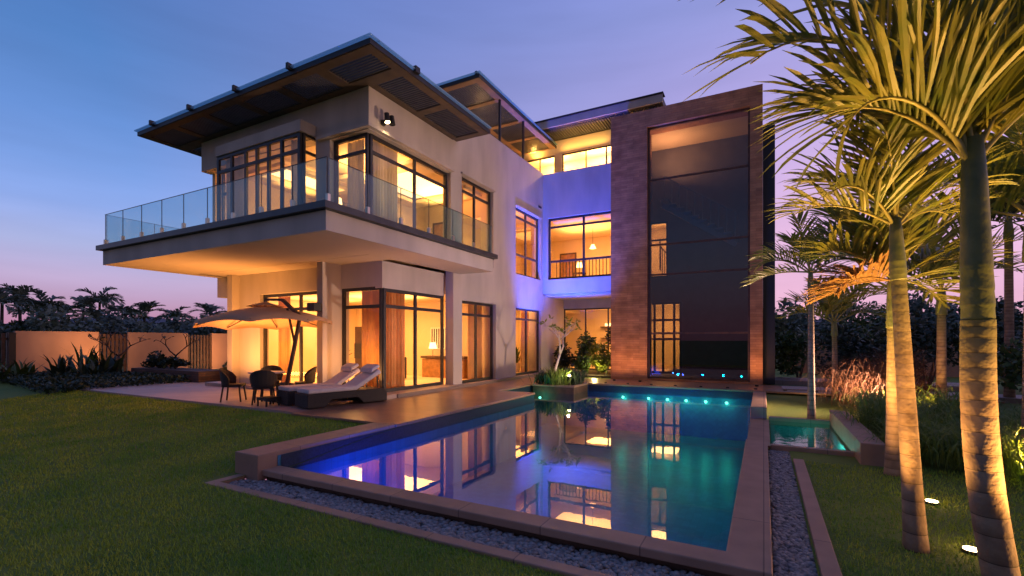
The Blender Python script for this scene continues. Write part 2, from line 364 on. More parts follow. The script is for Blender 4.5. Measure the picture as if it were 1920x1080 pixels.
# patio, deck, paths
tag(MB().box(-19.5, -8.62, 6.58, 9.2, -.25, -.004).box(-19.5, -16.5, 9.2, 15, -.25, -.004).build('patio', 'patio'), 'paved patio in front of the villa', kind='structure')
dk = csg([(-8.62, -5.78, 6.45, 12.25, -.055, 0), (-8.62, -7.0, 12.25, 15.85, -.055, 0), (-8.62, 5.2, 15.85, 17.95, -.055, 0), (-5.2, 5.2, 17.95, 18.0, -.055, 0)], [])
tag(dk.build('pool_deck', 'deck', bevel=.01), 'brown tiled pool deck', kind='structure')
tag(MB().box(-16.4, -8.44, 9.05, 9.45, -.2, .10).box(-8.95, -8.4, 9.45, 19.03, -.2, .10).build('step', 'patio'), 'low plinth step along the villa', kind='structure')
# garden path at right, behind the pool
tag(MB().box(.5, 9, 16.5, 17.6, -.18, .03).box(.33, 6, 19.5, 21.2, -.2, .06).build('path', 'patio'), 'pale garden path right of the stone tower', kind='structure')

# ---------------------------------------------------------------- pool
pool = empty('swimming_pool', (-3, 10, -.2), 'long swimming pool with a brown stone rim and blue green water beside the deck', 'swimming pool')
bz = -1.55
basin = MB()
px0, px1, py0, py1 = -5.8, -.25, 4.14, 15.87
basin.add([(px0, py0, bz), (px1, py0, bz), (px1, py1, bz), (px0, py1, bz)], [(0, 1, 2, 3)])
basin.add([(-7.02, 12.22, bz), (px0, 12.22, bz), (px0, py1, bz), (-7.02, py1, bz)], [(0, 1, 2, 3)])
t0 = -.057
def vw(ax, ay, bx, by, m=basin, zb=bz, zt=t0): m.add([(ax, ay, zb), (bx, by, zb), (bx, by, zt), (ax, ay, zt)], [(0, 1, 2, 3)])
vw(px0, py0, px1, py0, zt=-.21); vw(px0, 12.22, px0, py0, zt=-.056)
basin.build('basin_tiles', 'pool_tile', pool)
b2 = MB(); vw(px1, py0, px1, 9.1, b2, zt=-.21); vw(px1, 9.1, px1, 12.1, b2, zt=-.29); vw(px1, 12.1, px1, py1, b2, zt=-.02); vw(-7.02, py1, -7.02, 12.22, b2); vw(-7.02, 12.22, px0, 12.22, b2)
vw(px1, py1, -7.02, py1, b2)
brick('pool_tile_y', (.02, .12, .19), (.03, .17, .24), (.018, .10, .15), .12, .12, .003, .35, .15, rot=(R(90), 0, R(45)), noise=.3, offset=0)
b2.build('side_tiles', 'pool_tile_y', pool)
rim = csg([(-5.84, .06, 3.92, 4.18, -.28, -.2), (-.27, .06, 4.18, 9.1, -.28, -.2)], [])
rim.build('front_rim', 'coping', pool, bevel=.012)
MB().box(-.27, .06, 12.1, 15.9, -.3, -.02).build('back_rim', 'coping_side', pool, bevel=.012)
MB().box(-.27, .10, 9.1, 12.1, -.42, -.285).build('spill_edge', 'coping_side', pool, bevel=.01)
MB().box(-6.3, -5.808, 3.86, 6.45, -.34, 0).build('left_rim', 'coping_side', pool, bevel=.012)
MB().box(-5.8, .04, 3.98, 4.15, -1.6, -.282).box(-.24, .04, 4.15, 9.1, -1.6, -.282).build('outer_wall', 'wood_dark', pool)
wt = MB(); zw = -.262
wt.add([(-5.8, 4.15, zw), (-.26, 4.15, zw), (-.26, 12.24, zw), (-5.8, 12.24, zw), (-.26, 15.86, zw), (-7.01, 15.86, zw), (-7.01, 12.24, zw)], [(0, 1, 2, 3), (3, 2, 4, 5, 6)])
tag(wt.build('pool_water', 'water'), 'still blue green pool water mirroring the villa', kind='structure')
mat('band_tile', (.012, .022, .04), .3, var=.4, scale=30)
bt = MB()
def band(ax, ay, bx, by): bt.add([(ax, ay, -.29), (bx, by, -.29), (bx, by, -.058), (ax, ay, -.058)], [(0, 1, 2, 3)])
band(-5.794, 4.19, -5.794, 12.22); band(-5.807, 12.226, -7.015, 12.226); band(-7.014, 12.23, -7.014, 15.86); band(-5.42, 15.864, -.26, 15.864)
bt.build('waterline_band', 'band_tile', pool)
# underwater lights along the far wall
for i, x in enumerate([(-6.6, 14.38), (-4.2, 0), (-3.35, 0), (-2.75, 0), (-2.18, 0), (-1.6, 0), (-1.0, 0)]):
    yy = x[1] or 15.86
    m = MB(); m.tube([(x[0], yy - .005, -.42), (x[0], yy - .04, -.42)], [.045, .035], 10)
    h = m.build('underwater_light', 'lamp_teal', pool)
    lamp('POINT', (x[0], yy - .22, -.46), 7.5, (.04, 1, .62), .03)
# unseen lamps added under the near rim to colour the water, no fixtures
for p, t_, w, c in (((-5.2, 4.22, -.6), (-5.7, 8.5, -.5), 90, (.01, .05, 1)), ((-4.6, 4.22, -.7), (-5.9, 9, -.6), 70, (.02, .04, 1)), ((-4.9, 4.22, -.7), (-4.4, 9, -1.5), 620, (.0, .07, 1)), ((-3.4, 4.22, -.7), (-3.6, 9.5, -1.5), 480, (.0, .12, 1)), ((-2.2, 4.22, -.7), (-2.4, 9, -1.4), 110, (.0, .4, .8)), ((-1.2, 4.22, -.7), (-1.2, 9, -1.4), 100, (.0, .6, .6))):
    lamp('SPOT', p, w, c, .05, t_, spot=140, blend=1)

# planter island
isl = empty('pool_planter', (-6.2, 15.2, 0), 'low stone planter with plants at the back corner of the pool', 'planter')
csg([(-6.95, -5.42, 14.45, 15.95, -.045, .012)], [(-6.83, -5.54, 14.57, 15.83, -.045, .012)]).build('stone_rim', 'coping', isl, bevel=.01)
MB().box(-6.92, -5.45, 14.48, 15.86, -.5, -.047).build('body', 'wood_dark', isl)  # dark colour stands for the unlit side of the planter
MB().box(-6.83, -5.54, 14.57, 15.83, -.045, .0).build('soil', 'soil', isl)

# side basin with spill
sb = empty('side_basin', (.7, 10.5, -.3), 'small water basin right of the pool with a raised stone block', 'water basin')
m = MB(); 
m.add([(.1, 9.1, -.9), (1.25, 9.1, -.9), (1.25, 12.1, -.9), (.1, 12.1, -.9)], [(0, 1, 2, 3)])
for a in ((.1, 9.1, 1.25, 9.1), (1.25, 9.1, 1.25, 12.1), (1.25, 12.1, .1, 12.1), (.1, 12.1, .1, 9.1)): vw(*a, m, zb=-.9, zt=-.3)
m.build('basin_tiles', 'pool_tile', sb)
MB().box(1.25, 1.56, 8.5, 12.2, -.4, 0).build('stone_block', 'coping_side', sb, bevel=.012)
MB().box(.1, 1.25, 9.0, 9.12, -.45, -.25).build('stone_rim', 'coping', sb, bevel=.008); MB().box(.1, 1.25, 12.08, 12.22, -.4, -.22).build('stone_rim', 'coping', sb, bevel=.008)
tag(MB().add([(.1, 9.12, -.3), (1.25, 9.12, -.3), (1.25, 12.08, -.3), (.1, 12.08, -.3)], [(0, 1, 2, 3)]).build('basin_water', 'water_dark'), 'water of the side basin', kind='structure')
lamp('POINT', (.5, 10.2, -.6), 14, (.1, 1, .75), .03); lamp('POINT', (.9, 11.3, -.6), 8, (.1, 1, .75), .03)

# kerbs and pebble beds
tag(csg([(-6.2, .53, 3.40, 3.53, -.4, -.285), (.39, .53, 3.53, 8.3, -.4, -.285), (-6.2, -6.07, 3.53, 3.86, -.4, -.285)], []).build('kerb', 'coping', bevel=.01), 'thin stone kerb between lawn and pebbles', kind='structure')
def pebbles(areas, n, seed):
    r = random.Random(seed); V = []; Fc = []
    t = (1 + 5 ** .5) / 2
    ico = [Vector(p).normalized() for p in [(-1, t, 0), (1, t, 0), (-1, -t, 0), (1, -t, 0), (0, -1, t), (0, 1, t), (0, -1, -t), (0, 1, -t), (t, 0, -1), (t, 0, 1), (-t, 0, -1), (-t, 0, 1)]]
    fi = [(0, 11, 5), (0, 5, 1), (0, 1, 7), (0, 7, 10), (0, 10, 11), (1, 5, 9), (5, 11, 4), (11, 10, 2), (10, 7, 6), (7, 1, 8), (3, 9, 4), (3, 4, 2), (3, 2, 6), (3, 6, 8), (3, 8, 9), (4, 9, 5), (2, 4, 11), (6, 2, 10), (8, 6, 7), (9, 8, 1)]
    tot = sum((a[1] - a[0]) * (a[3] - a[2]) for a in areas)
    for a in areas:
        for _ in range(int(n * (a[1] - a[0]) * (a[3] - a[2]) / tot)):
            s = r.uniform(.016, .036); M = Matrix.Rotation(r.uniform(0, 6.3), 3, 'Z') @ Matrix.Rotation(r.uniform(-.5, .5), 3, 'X') @ Matrix.Diagonal((s * r.uniform(1, 1.5), s, s * r.uniform(.55, .8)))
            c = Vector((r.uniform(a[0] + .02, a[1] - .02), r.uniform(a[2] + .02, a[3] - .02), -.36 + r.uniform(0, .022)))
            o = len(V); V += [tuple(M @ p * r.uniform(.88, 1.1) + c) for p in ico]; Fc += [tuple(i + o for i in f) for f in fi]
    m = MB(); m.v = V; m.f = Fc; return m
tag(MB().box(-6.07, .39, 3.53, 3.99, -.6, -.365).box(.05, .39, 3.99, 9.0, -.6, -.365).build('gravel_bed', 'soil'), 'dark soil under the pebbles', kind='structure')
tag(pebbles([(-6.07, .39, 3.53, 3.97), (.05, .39, 3.97, 8.99)], 8000, 3).build('pebbles', 'pebble', smooth=True), 'grey pebbles filling the strip round the pool rim', 'pebbles', kind='stuff')

# ---------------------------------------------------------------- villa
villa = empty('villa', (-9, 14, 0), 'large modern villa of three storeys with flat louvred roofs, balcony and lit windows', 'house')
XR, XL = -8.6, -15.8
wall = csg([
    (-8.9, XR, 8.61, 12.39, 4.1, 7.78), (-8.9, XR, 12.21, 19.03, 0, 8.85), (-9.2, -8.95, 9.45, 12.21, 2.9, 3.62),
    (XL, XR, 8.61, 8.91, 4.1, 7.78), (-16.4, -8.95, 9.45, 9.75, 2.95, 3.62), (-15.4, -14.1, 9.45, 9.75, 0, 2.95),
    (-10.71, -10.49, 8.82, 9.75, 0, 3.62),
    (XR, -5.23, 19.03, 19.33, 3.54, 8.8), (-16.1, -15.8, 12.39, 26, 0, 8.85), (-16.1, -8.9, 12.39, 12.6, 7.9, 8.85),
], [
    (-8.9, XR, 8.61, 12.07, 4.1, 6.72), (-8.9, XR, 12.68, 14.7, 4.1, 6.85), (-8.9, XR, 16.44, 18.78, 4.12, 6.8),
    (-8.9, XR, 12.7, 14.87, .1, 2.8), (-8.9, XR, 16.44, 18.85, .1, 2.8),
    (-9.97, XR, 8.61, 8.91, 4.1, 6.72), (XL, -10.5, 8.61, 8.91, 4.1, 6.86),
    (-8.37, -5.23, 19.03, 19.33, 4.15, 6.84),
]).build('wall', 'plaster', villa)
# parapet cap and corner bay lintel box
csg([(-14.2, -10.48, 8.12, 8.605, 6.88, 7.18)], []).build('bay_lintel', 'plaster', villa, bevel=.01)
for b_ in (MB().box(-10.35, -8.48, 8.49, 8.607, 6.745, 6.82).box(-8.597, -8.48, 8.607, 12.12, 6.745, 6.82), MB().box(-8.597, -8.52, 12.62, 14.76, 6.86, 6.91), MB().box(-8.597, -8.55, 16.4, 18.82, 6.81, 6.85)): b_.build('window_ledge', 'plaster', villa)
# floors, ceilings and room walls
inner = csg([
    (-15.7, -8.95, 9.75, 26, 0, .09), (-15.8, -9.2, 9.76, 26, 3.0, 3.60), (-8.9, -3.9, 21.5, 26, 0, .09), (-8.9, -5.3, 21.5, 26, 3.15, 3.60),
    (-15.75, -8.92, 8.92, 26, 3.95, 4.11), (-15.75, -8.92, 8.92, 26, 7.0, 7.12), (-8.92, -4.6, 19.34, 26, 3.95, 4.11), (-8.92, -4.6, 19.34, 26, 7.0, 7.12),
    (-15.7, -8.93, 14.9, 15.05, .09, 3.0), (-12.0, -8.93, 15.9, 16.02, .09, 3.0), (-11.9, -11.8, 15.05, 20, .09, 3.0), (-15.75, -15.6, 10.6, 15, .09, 3.0), (-12.0, -8.93, 20.9, 21.0, .09, 3.0),
    (-15.7, -12.4, 13.6, 13.7, 4.11, 7.0), (-12.4, -8.93, 15.6, 15.72, 4.11, 7.0), (-12.5, -12.4, 13.7, 24.5, 4.11, 7.0), (-12.5, -4.6, 24.4, 24.5, 4.11, 7.0),
    (-15.75, -15.6, 8.92, 13.6, 4.11, 7.0), (-12.0, -3.0, 25.4, 25.5, .09, 3.15),
], [(-10.6, -9.7, 15.6, 15.72, 4.11, 6.3)])
inner.build('interior', 'plaster_in', villa)
MB().box(-8.93, -5.25, 21.48, 21.62, 3.02, 3.54).box(-8.6, -5.25, 19.34, 21.48, 3.45, 3.53).box(-9.3, -8.6, 19.05, 21.5, 0, 3.5).build('courtyard_header', 'plaster', villa)
# upper-level terrace and clerestory
MB().box(-16, -8.92, 12.62, 20.4, 8.1, 8.35).box(-8.92, -5.25, 19.34, 20.4, 8.1, 8.35).build('terrace_floor', 'plaster', villa)
csg([(-12.5, -5.25, 20.5, 20.75, 8.35, 10.84)], [(-10.2, -8.66, 20.5, 20.75, 9.0, 10.2), (-8.30, -5.6, 20.5, 20.75, 9.0, 10.2)]).build('clerestory_wall', 'plaster_in', villa)
MB().box(-12.5, -5.25, 23, 23.1, 8.35, 10.8).box(-12.5, -5.25, 20.76, 23, 8.3, 8.4).build('clerestory_room', 'plaster_in', villa)

# ceiling trays; the panel above glows itself, in place of hidden cove light
csg([(-12.4, -9.15, 11.0, 14.8, 6.78, 6.9)], [(-11.9, -9.6, 11.5, 14.3, 6.78, 6.9)]).build('ceiling_tray', 'plaster_in', villa)
MB().box(-11.9, -9.6, 11.5, 14.3, 6.96, 6.985).build('glow_ceiling', 'lamp_soft', villa)
csg([(-14.6, -12.7, 9.3, 12.2, 6.78, 6.9)], [(-14.3, -13.0, 9.6, 11.9, 6.78, 6.9)]).build('ceiling_tray', 'plaster_in', villa)
MB().box(-14.3, -13.0, 9.6, 11.9, 6.96, 6.985).build('glow_ceiling', 'lamp_soft', villa)
# balcony
balc = MB()
balc.box(-16.38, -7.42, 6.32, 8.605, 3.62, 4.0).box(-8.597, -7.42, 8.605, 12.6, 3.62, 4.0).box(-16.38, -15.85, 8.605, 12.3, 3.62, 4.0)
balc.box(-16.0, -8.597, 8.62, 9.44, 3.62, 4.0)
bo = balc.build('balcony_slab', 'soffit_plaster', villa)
fb = MB(); fb.box(-16.40, -7.40, 6.30, 6.318, 3.615, 4.0).box(-7.418, -7.40, 6.318, 12.62, 3.615, 4.0).box(-16.40, -16.382, 6.318, 12.3, 3.615, 4.0)
fb.build('balcony_edge', 'plaster', bo)
MB().box(-16.52, -7.28, 6.18, 6.30, 4.02, 4.15).box(-7.40, -7.28, 6.30, 12.72, 4.02, 4.15).box(-16.52, -16.40, 6.30, 12.4, 4.02, 4.15).box(-16.4, -7.4, 6.3, 8.6, 4.003, 4.12).box(-8.6, -7.4, 8.6, 12.7, 4.003, 4.12).box(-16.4, -15.8, 8.6, 12.3, 4.003, 4.12).build('balcony_trim', 'trim_metal', bo)
rail = MB().box(-16.36, -7.42, 6.325, 6.345, 5.03, 5.038).box(-7.435, -7.415, 6.345, 12.6, 5.03, 5.038).box(-16.365, -16.345, 6.345, 12.3, 5.03, 5.038).build('balustrade', 'dark_metal', villa)
def panel(a, b):
    m = MB(); m.bar((a[0], a[1], 4.61), (b[0], b[1], 4.61), .014, .84); m.build('glass_panel', 'glass_rail', rail)
    d = (Vector(b) - Vector(a)).normalized()
    for s in (0.0,):
        p = Vector(a) + d * .0
        c = MB(); c.box(p.x - .035, p.x + .035, p.y - .035, p.y + .035, 4.13, 4.33); c.build('clamp', 'brushed', rail, bevel=.005)
        j = MB(); j.box(p.x - .004, p.x + .004, p.y - .008, p.y + .008, 4.33, 5.03); j.build('joint', 'dark_metal', rail)
n = 9
for i in range(n):
    x0 = -16.35 + (8.92) * i / n; x1 = -16.35 + 8.92 * (i + 1) / n; panel((x0 + .01, 6.335), (x1 - .01, 6.335))
for i in range(6):
    y0 = 6.36 + 6.22 * i / 6; y1 = 6.36 + 6.22 * (i + 1) / 6; panel((-7.425, y0 + .01), (-7.425, y1 - .01))
for i in range(5):
    y0 = 6.36 + 5.9 * i / 5; y1 = 6.36 + 5.9 * (i + 1) / 5; panel((-16.355, y0 + .01), (-16.355, y1 - .01))

# windows: frame with its pane
def window(axis, plane, a0, a1, z0, z1, verts=(), hors=(), fw=.06, fd=.07, pane='glass', parent=villa, fm='dark_metal', label=None):
    m = MB()
    def B(b0, b1, c0, c1, d=fd):
        if axis == 'x': m.box(plane - d / 2, plane + d / 2, b0, b1, c0, c1)
        else: m.box(b0, b1, plane - d / 2, plane + d / 2, c0, c1)
    B(a0, a0 + fw, z0, z1); B(a1 - fw, a1, z0, z1); B(a0 + fw, a1 - fw, z1 - fw, z1); B(a0 + fw, a1 - fw, z0, z0 + fw)
    for v in verts: B(v - fw / 2, v + fw / 2, z0 + fw, z1 - fw, fd - .006)
    for h in hors: B(a0 + fw, a1 - fw, h - fw / 2, h + fw / 2, fd - .012)
    w = m.build('window', fm, parent)
    g = MB()
    if axis == 'x': g.add([(plane, a0 + .02, z0 + .02), (plane, a1 - .02, z0 + .02), (plane, a1 - .02, z1 - .02), (plane, a0 + .02, z1 - .02)], [(0, 1, 2, 3)])
    else: g.add([(a0 + .02, plane, z0 + .02), (a1 - .02, plane, z0 + .02), (a1 - .02, plane, z1 - .02), (a0 + .02, plane, z1 - .02)], [(0, 1, 2, 3)])
    g.build('pane', pane, w)
    if label: w['label'] = label
    return w
# upper floor
window('x', -8.78, 8.82, 12.07, 4.12, 6.72, (10.55,), (6.28,), .08)
window('y', 8.78, -9.97, -8.78, 4.12, 6.72, (), (6.28,), .08)
window('y', 8.2, -14.2, -10.56, 4.12, 6.88, (-13.5, -12.85, -12.35, -11.85, -11.3), (6.42,), .09)
window('x', -10.56, 8.25, 8.9, 4.12, 6.88, (), (6.42,), .07)
window('y', 8.86, -15.1, -14.24, 4.12, 6.86, (), (6.1,), .08)
window('x', -8.76, 12.68, 14.7, 4.12, 6.85, (13.65,), (6.42,), .08)
window('x', -8.76, 16.44, 18.78, 4.12, 6.8, (17.6,), (6.45, 4.95), .08, label='upper corner window washed with violet light')
window('y', 19.15, -8.37, -5.23, 4.15, 6.84, (-6.75,), (6.45, 4.95), .09, label='wide landing window in the blue lit wall')
# ground floor
window('x', -9.0, 9.52, 12.2, .1, 2.9, (10.85,), (2.42,), .09)
window('y', 9.52, -10.49, -9.0, .1, 2.95, (), (2.42,), .09)
window('y', 9.6, -14.1, -10.71, .1, 2.95, (-12.35,), (2.45,), .09, label='wide sliding patio door')
window('y', 9.6, -15.8, -15.4, .1, 2.95, (), (), .08)
window('x', -15.78, 9.65, 10.6, .1, 2.95, (), (), .08)
window('x', -8.76, 12.7, 14.87, .1, 2.8, (13.75,), (2.36,), .08)
window('x', -8.76, 16.44, 18.85, .1, 2.8, (17.65,), (2.36,), .08)
window('y', 21.55, -8.6, -5.3, .1, 3.02, (-7.5, -6.4), (), .06)
# clerestory
window('y', 20.6, -10.2, -8.66, 9.0, 10.2, (-9.45,), (), .06)
window('y', 20.6, -8.30, -5.6, 9.0, 10.2, (-7.15, -6.2), (), .06)
MB().box(-15.42, -15.16, 9.2, 9.447, 0, 3.615).build('column', 'plaster', villa)
MB().box(-8.597, -8.585, 18.55, 18.85, 7.25, 7.34).build('vent_grille', 'black', villa)

# canopies: frame of beams with louvre slats, glass sheet on top
def canopy(name, x0, x1, y0, y1, z, cells, solid, label, beam, bw=.22, t=.10, brackets=(), pitch=.085):
    m = MB(); cuts_b = []
    o = None
    add = [(x0, x1, y0, y1, z, z + t)]
    sub = [(c[0], c[1], c[2], c[3], z, z + t) for c in cells]
    o = csg(add, sub).build('roof_canopy', beam, villa); o['label'] = label
    s = MB()
    for c in cells:
        if c[4] == 'x':
            k = c[2] + pitch / 2
            while k < c[3]:
                s.box(c[0] + .003, c[1] - .003, k - pitch * .24, k + pitch * .24, z + .025, z + .085); k += pitch
        else:
            k = c[0] + pitch / 2
            while k < c[1]:
                s.box(k - pitch * .27, k + pitch * .27, c[2] + .003, c[3] - .003, z + .025, z + .085); k += pitch
    if cells: s.build('slats', 'slat', o)
    MB().box(x0 - .03, x1 + .03, y0 - .03, y0 - .001, z + .01, z + t + .03).box(x1 + .001, x1 + .03, y0, y1 + .03, z + .01, z + t + .03).box(x0 - .03, x0 - .001, y0, y1 + .03, z + .01, z + t + .03).build('fascia', 'black', o)
    MB().box(x0 - .09, x1 + .09, y0 - .09, y0 + .2, z + t + .05, z + t + .08).box(x1 - .2, x1 + .09, y0 + .2, y1, z + t + .05, z + t + .08).box(x0 - .09, x0 + .2, y0 + .2, y1, z + t + .05, z + t + .08).build('glass_lip', 'glass_edge', o)
    for b in brackets:
        MB().box(b[0] - .04, b[0] + .04, b[1] - .08, b[1] + .08, z + t - .0, z + t + .14).build('bracket', 'black', o)
    return o
c1 = [(-17.0 + .2 + 1.55 * i, -17.0 + .2 + 1.55 * i + 1.3, 7.65, 8.45, 'y') for i in range(5)] + [(-9.0, -7.62, 7.68, 8.35, 'x')]
c1 = [c for c in c1 if c[1] < -9.1] + [c1[-1], (-8.45, -7.62, 8.7, 10.25, 'x'), (-8.45, -7.62, 10.5, 12.15, 'x')]
c1 += [(-16.85, -15.95, 8.8, 10.4, 'x'), (-16.85, -15.95, 10.65, 12.15, 'x')]
canopy('main', -17.05, -7.4, 7.45, 12.39, 7.8, c1, None, 'large front roof canopy', 'roof_frame', brackets=[(-16.1, 7.38), (-14.1, 7.38), (-12.0, 7.38), (-9.9, 7.38), (-7.33, 8.9)])
c2 = []
for (a, b) in ((-14.2, -12.3), (-12.1, -10.35), (-10.15, -8.75)):
    for (c, d) in ((13.8, 15.1), (15.3, 17.0), (17.2, 18.6), (18.8, 20.1)): c2.append((a, b, c, d, 'y'))
canopy('terrace', -14.5, -8.5, 13.56, 20.25, 10.38, c2, None, 'raised terrace pergola roof behind the front canopy', 'warm_beam', brackets=[(-10.6, 13.5), (-8.6, 13.6)])
for y in (15.17, 17.1): MB().box(-8.64, -8.57, y - .035, y + .035, 8.85, 10.38).build('terrace_post', 'dark_metal', villa)
# third roof
r3 = MB().prism([(19.3, 11.22), (19.3, 10.98), (19.42, 10.93), (22.5, 10.9), (22.5, 11.1)], 'x', -10.6, -3.55).build('back_roof', 'roof_frame', villa)
s = MB()
x = -10.5
while x < -3.7: s.box(x, x + .05, 19.45, 20.48, 10.86, 10.925); x += .12
s.build('slats', 'slat', r3)
MB().box(-10.62, -3.53, 19.24, 19.298, 10.93, 11.25).build('fascia', 'plaster', r3)
MB().box(-10.66, -3.49, 19.16, 19.6, 11.255, 11.29).build('capping', 'black', r3)

# stone tower
tower = csg([(-5.23, -.03, 17.95, 18.75, 0, 10.12)], [(-3.85, -.41, 17.95, 18.75, .06, 9.48)]).build('stone_portal', 'stone', villa)
csg([(-5.2, -.12, 18.75, 20.7, 0, 9.75)], [(-4.95, -.35, 18.75, 20.5, .1, 9.55), (-4.6, -3.55, 20.5, 20.7, 4.15, 6.5), (-4.6, -3.0, 20.5, 20.7, .1, 3.1), (-4.95, -.35, 18.75, 20.5, 9.55, 9.55)]).build('stair_hall', 'tower_wall' if 'tower_wall' in MAT else mat('tower_wall', (.16, .15, .16), .8), villa)
MB().box(-4.95, -.35, 18.8, 20.48, 9.50, 9.545).build('stair_hall_ceiling', 'plaster_in', villa)
window('y', 18.12, -3.85, -.41, .07, 9.48, (), (1.76, 3.95, 5.06, 7.5), .07, .06, 'glass_dark', villa, 'wood_dark', 'tall dark stair hall window in the stone frame')
MB().box(-.028, .34, 18.4, 22.5, 0, 8.9).build('side_block', 'black', villa)
# stair inside the hall
st = MB()
for i in range(10): st.box(-3.6 + i * .28, -3.3 + i * .28, 19.2, 20.1, 7.0 - i * .19, 7.05 - i * .19)
for i in range(10): st.bar((-3.45 + i * .28, 19.22, 7.05 - i * .19), (-3.45 + i * .28, 19.22, 7.95 - i * .19), .025)
st.bar((-3.5, 19.22, 7.97), (-.9, 19.22, 6.2), .04)
st.bar((-3.6, 19.6, 6.93), (-.9, 19.6, 5.1), .08, .2)
st.build('staircase', 'brushed', villa)
window('y', 20.6, -4.6, -3.0, .1, 3.1, (-4.1, -3.75, -3.3), (1.55, 2.35), .09)
window('y', 20.6, -4.6, -3.55, 4.15, 6.5, (), (5.75,), .07)
sp = MB()
for i in range(9):
    a = .2 + i * .22; sp.bar((-3.5 - .7 * math.sin(a) + .2, 21.2 + .3 * math.cos(a), 4.2 + i * .06), (-3.5 - .7 * math.sin(a) + .2, 21.2 + .3 * math.cos(a), 5.1 + i * .1), .03)
sp.tube([(-3.5 - .7 * math.sin(.2 + i * .11) + .2, 21.2 + .3 * math.cos(.2 + i * .11), 5.1 + i * .05) for i in range(17)], .03, 6)
tag(sp.build('stair_railing', 'wood_dark'), 'dark curved stair railing in the lit opening of the tower, upper floor', 'railing')
def strap_mesh(n, length, width, seed, spread=.5, droop=1.0, seg=5, upright=.3):
    r = random.Random(seed); m = MB()
    for _ in range(n):
        a = r.uniform(0, 6.283); L = length * r.uniform(.6, 1.1); el = R(r.uniform(45, 88)) ; w = width * r.uniform(.7, 1.2)
        d = Vector((math.cos(a), math.sin(a))); s_ = Vector((-d.y, d.x)); b0 = Vector((r.gauss(0, .12), r.gauss(0, .12))) * spread
        p = Vector((b0.x, b0.y, 0)); vs = []
        e = el
        for i in range(seg + 1):
            t = i / seg; ww = w * (1 - t) ** .6 * (.4 + 1.2 * min(1, t * 3)) if i < seg else .0005
            vs += [(p.x - s_.x * ww, p.y - s_.y * ww, p.z), (p.x + s_.x * ww, p.y + s_.y * ww, p.z)]
            p = p + Vector((d.x * math.cos(e), d.y * math.cos(e), math.sin(e))) * L / seg; e -= droop * r.uniform(.7, 1.3) * t * R(50)
        m.add(vs, [(2 * i, 2 * i + 1, 2 * i + 3, 2 * i + 2) for i in range(seg)])
    return m
# lamps inside the villa: ceiling panels, plus added unseen ones that brighten the ceilings
warm = (1, .45, .12)
def ceil(x, y, z, sx, sy, p, c=warm): 
    lamp('AREA', (x, y, z), p * 2.5, c, sx, (x, y, z - 1), size_y=sy)
    lamp('AREA', (x, y, z - .45), p * 1.7, c, sx * .7, (x, y, z + 1), size_y=sy * .7)
ceil(-11.6, 12.2, 2.97, 3.2, 2.6, 95, (1, .48, .145)); ceil(-14.2, 12, 2.97, 2, 3, 60)
ceil(-10.2, 15.5 - .15 + .0, 2.97, 2, .5, 26); ceil(-10.2, 18.4, 2.97, 2, 3, 38)
ceil(-6.9, 23.4, 3.1, 2, 1.5, 38, (1, .46, .12))
ceil(-10.8, 10.8, 6.97, 2.6, 1.8, 62, (1, .48, .145)); ceil(-13.8, 11, 6.97, 2, 2, 34, (1, .44, .12))
ceil(-10.6, 14.1, 6.97, 2, 1.6, 40); ceil(-10.4, 17.6, 6.97, 2, 2, 42); ceil(-7.6, 22, 6.97, 3.4, 2.4, 60)
ceil(-9.4, 21.9, 10.72, 1.6, 1.4, 110, (1, .58, .2)); ceil(-6.8, 21.9, 10.7, 2.6, 1.4, 150, (1, .58, .2))
ceil(-4.2, 22.4, 6.9, .9, 1.2, 60); ceil(-4.0, 22.4, 3.0, 1.2, 1.2, 70)
MB().box(-12.4, -5.25, 20.76, 22.99, 10.74, 10.78).build('clerestory_ceiling', 'plaster_in', villa)
MB().box(-5.3, -2.2, 24.0, 24.1, .1, 7).box(-2.3, -2.2, 20.72, 24, .1, 7).box(-4.6, -2.3, 20.72, 24, 3.2, 4.1).box(-4.6, -2.3, 20.72, 24, 7.0, 7.1).build('hall_room', 'plaster_in', villa)
lamp('AREA', (-3.4, 19.4, 8.2), 120, (1, .42, .16), .5, (-3.0, 19.6, 9.6))
# warm lamps under the terrace roof and at clerestory soffit
lamp('AREA', (-9.6, 20.2, 10.2), 16, (1, .55, .12), .2, (-9.4, 20.4, 11), size_y=.2); lamp('AREA', (-7.2, 20.25, 10.3), 16, (1, .55, .12), 2.2, (-7.2, 20.5, 11.2), size_y=.1)
lamp('POINT', (-10.2, 16.5, 9.2), 30, (1, .5, .16), .15)

# courtyard uplights, blue, hidden among the planter's plants
lamp('SPOT', (-7.45, 16.6, .15), 7500, (.03, .09, 1), .12, (-7.0, 19.2, 8.3), spot=72, blend=.9)
lamp('SPOT', (-7.2, 17.0, .15), 200, (.26, .06, 1), .1, (-8.6, 18.2, 4.5), spot=90, blend=1)
